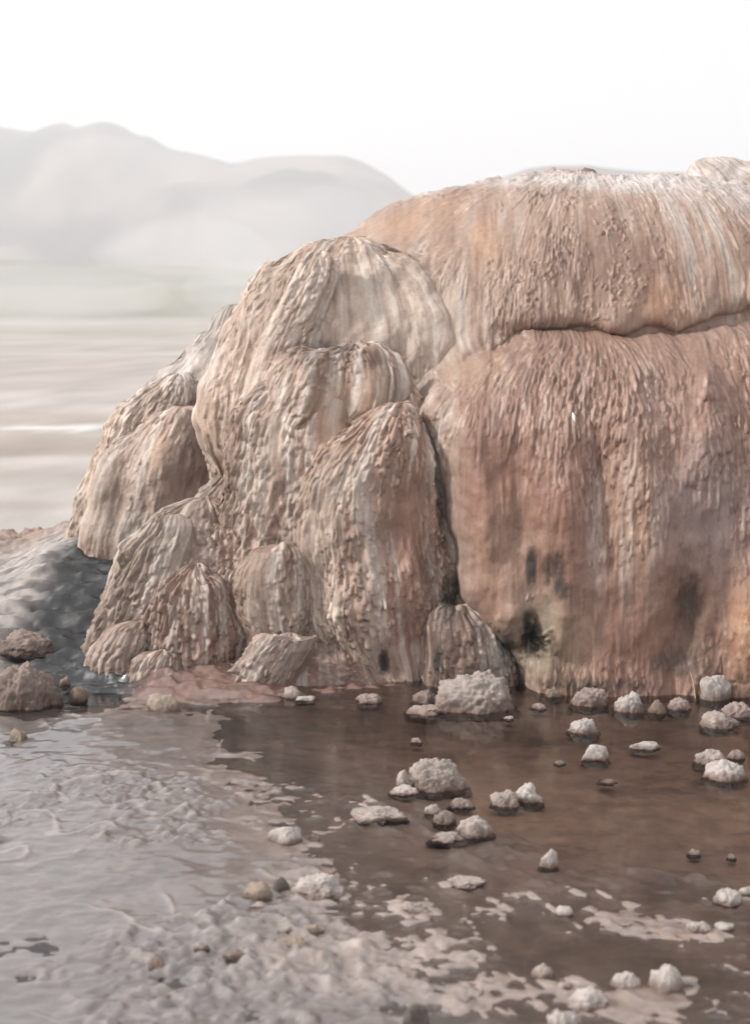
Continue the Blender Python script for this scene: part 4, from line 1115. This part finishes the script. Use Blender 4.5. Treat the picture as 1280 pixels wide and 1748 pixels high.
# ------------------------------------------------------------------ small things
def tube(name, pts, rad, mat, label, cat):
    cu = bpy.data.curves.new(name, 'CURVE'); cu.dimensions = '3D'; cu.bevel_depth = 1; cu.bevel_resolution = 2
    sp = cu.splines.new('POLY'); sp.points.add(len(pts) - 1)
    for q, p_, r_ in zip(sp.points, pts, rad): q.co = (*p_, 1); q.radius = r_
    o = bpy.data.objects.new(name, cu); COL.objects.link(o); cu.materials.append(mat)
    me_ = bpy.data.meshes.new_from_object(o.evaluated_get(bpy.context.evaluated_depsgraph_get()))
    bpy.data.objects.remove(o)
    o = bpy.data.objects.new(name, me_); COL.objects.link(o)
    return tag(o, label, cat)
M_twig = plain_mat('dry_stalk', tuple(lin(190, 170, 140)))
M_white = plain_mat('white_flake', tuple(lin(236, 234, 230)))
def wall_pt(px, py, out):
    X, Z = on_mound([px], [py]); Y = float(smp(YF, X, Z)[0]) - float(smp(HD, X, Z)[0]) - out
    return (float(X[0]), Y, float(Z[0]))
tube('feather', [wall_pt(976, 704, .004), wall_pt(978, 711, .006), wall_pt(980, 720, .004)], [.0015, .0065, .001], M_white, 'small white feather stuck on the ribbed brown wall', 'feather')
x_, y_ = ground_pt(1187, 1192)
tube('dry_stalk', [(x_, y_, -.01), (x_ - .006, y_ + .02, .05), (x_ - .016, y_ + .03, .085)], [.002, .0017, .0008], M_twig, 'thin dry stalk upright left of the leaning grey-white rock', 'twig')

# ------------------------------------------------------------------ haze of steam over the whole place
bm = bmesh.new(); bmesh.ops.create_cube(bm, size=1)
for v in bm.verts: v.co = Vector((v.co.x * 2000, 350 + v.co.y * 1500, 70 + v.co.z * 150))
me = bpy.data.meshes.new('haze'); bm.to_mesh(me); bm.free()
hz = bpy.data.objects.new('haze', me); COL.objects.link(hz)
m = bpy.data.materials.new('steam_haze'); m.use_nodes = True; t = m.node_tree; t.nodes.clear()
o_ = t.nodes.new('ShaderNodeOutputMaterial'); pv = t.nodes.new('ShaderNodeVolumePrincipled')
pv.inputs['Color'].default_value = (.97, .98, 1, 1); pv.inputs['Density'].default_value = .0022
pv.inputs['Anisotropy'].default_value = .2
t.links.new(pv.outputs[0], o_.inputs['Volume'])
me.materials.append(m)
tag(hz, 'thin white steam haze filling the valley', kind='stuff')

# drifting steam: thin closed puffs standing over the plain
ms = bpy.data.materials.new('steam_puff'); ms.use_nodes = True; t = ms.node_tree; t.nodes.clear()
o_ = t.nodes.new('ShaderNodeOutputMaterial'); pv = t.nodes.new('ShaderNodeVolumePrincipled')
pv.inputs['Color'].default_value = (.97, .98, 1, 1); pv.inputs['Density'].default_value = .006
t.links.new(pv.outputs[0], o_.inputs['Volume'])
ms2 = ms.copy(); ms2.node_tree.nodes['Principled Volume'].inputs['Density'].default_value = .008
for i, (px, py, Yp, rw, rh, lb) in enumerate([(520, 395, 150, 200, 75, 'thin steam drifting beside the crown of the mound'), (330, 430, 190, 150, 60, 'thin steam drifting in front of the mountain foot'),
                                              (90, 500, 120, 190, 45, 'low steam lying over the far left of the plain'), (470, 500, 110, 140, 50, 'low steam on the plain behind the mound')]):
    sx, sz = ray(px, py); V, Fq = ICO[4]
    p = V * (1 + .5 * (fbm3(V * 1.4 + i * 9, 3) - .5))[:, None] * np.array([rw / FPX * Yp, 26, rh / FPX * Yp])
    p[:, 2] = np.maximum(p[:, 2], -(CAM_H + sz * Yp) + .3)
    o = mesh_from('steam', p, Fq, ms if i < 2 else ms2); o.location = (sx * Yp, Yp, CAM_H + sz * Yp)
    tag(o, lb, kind='stuff')
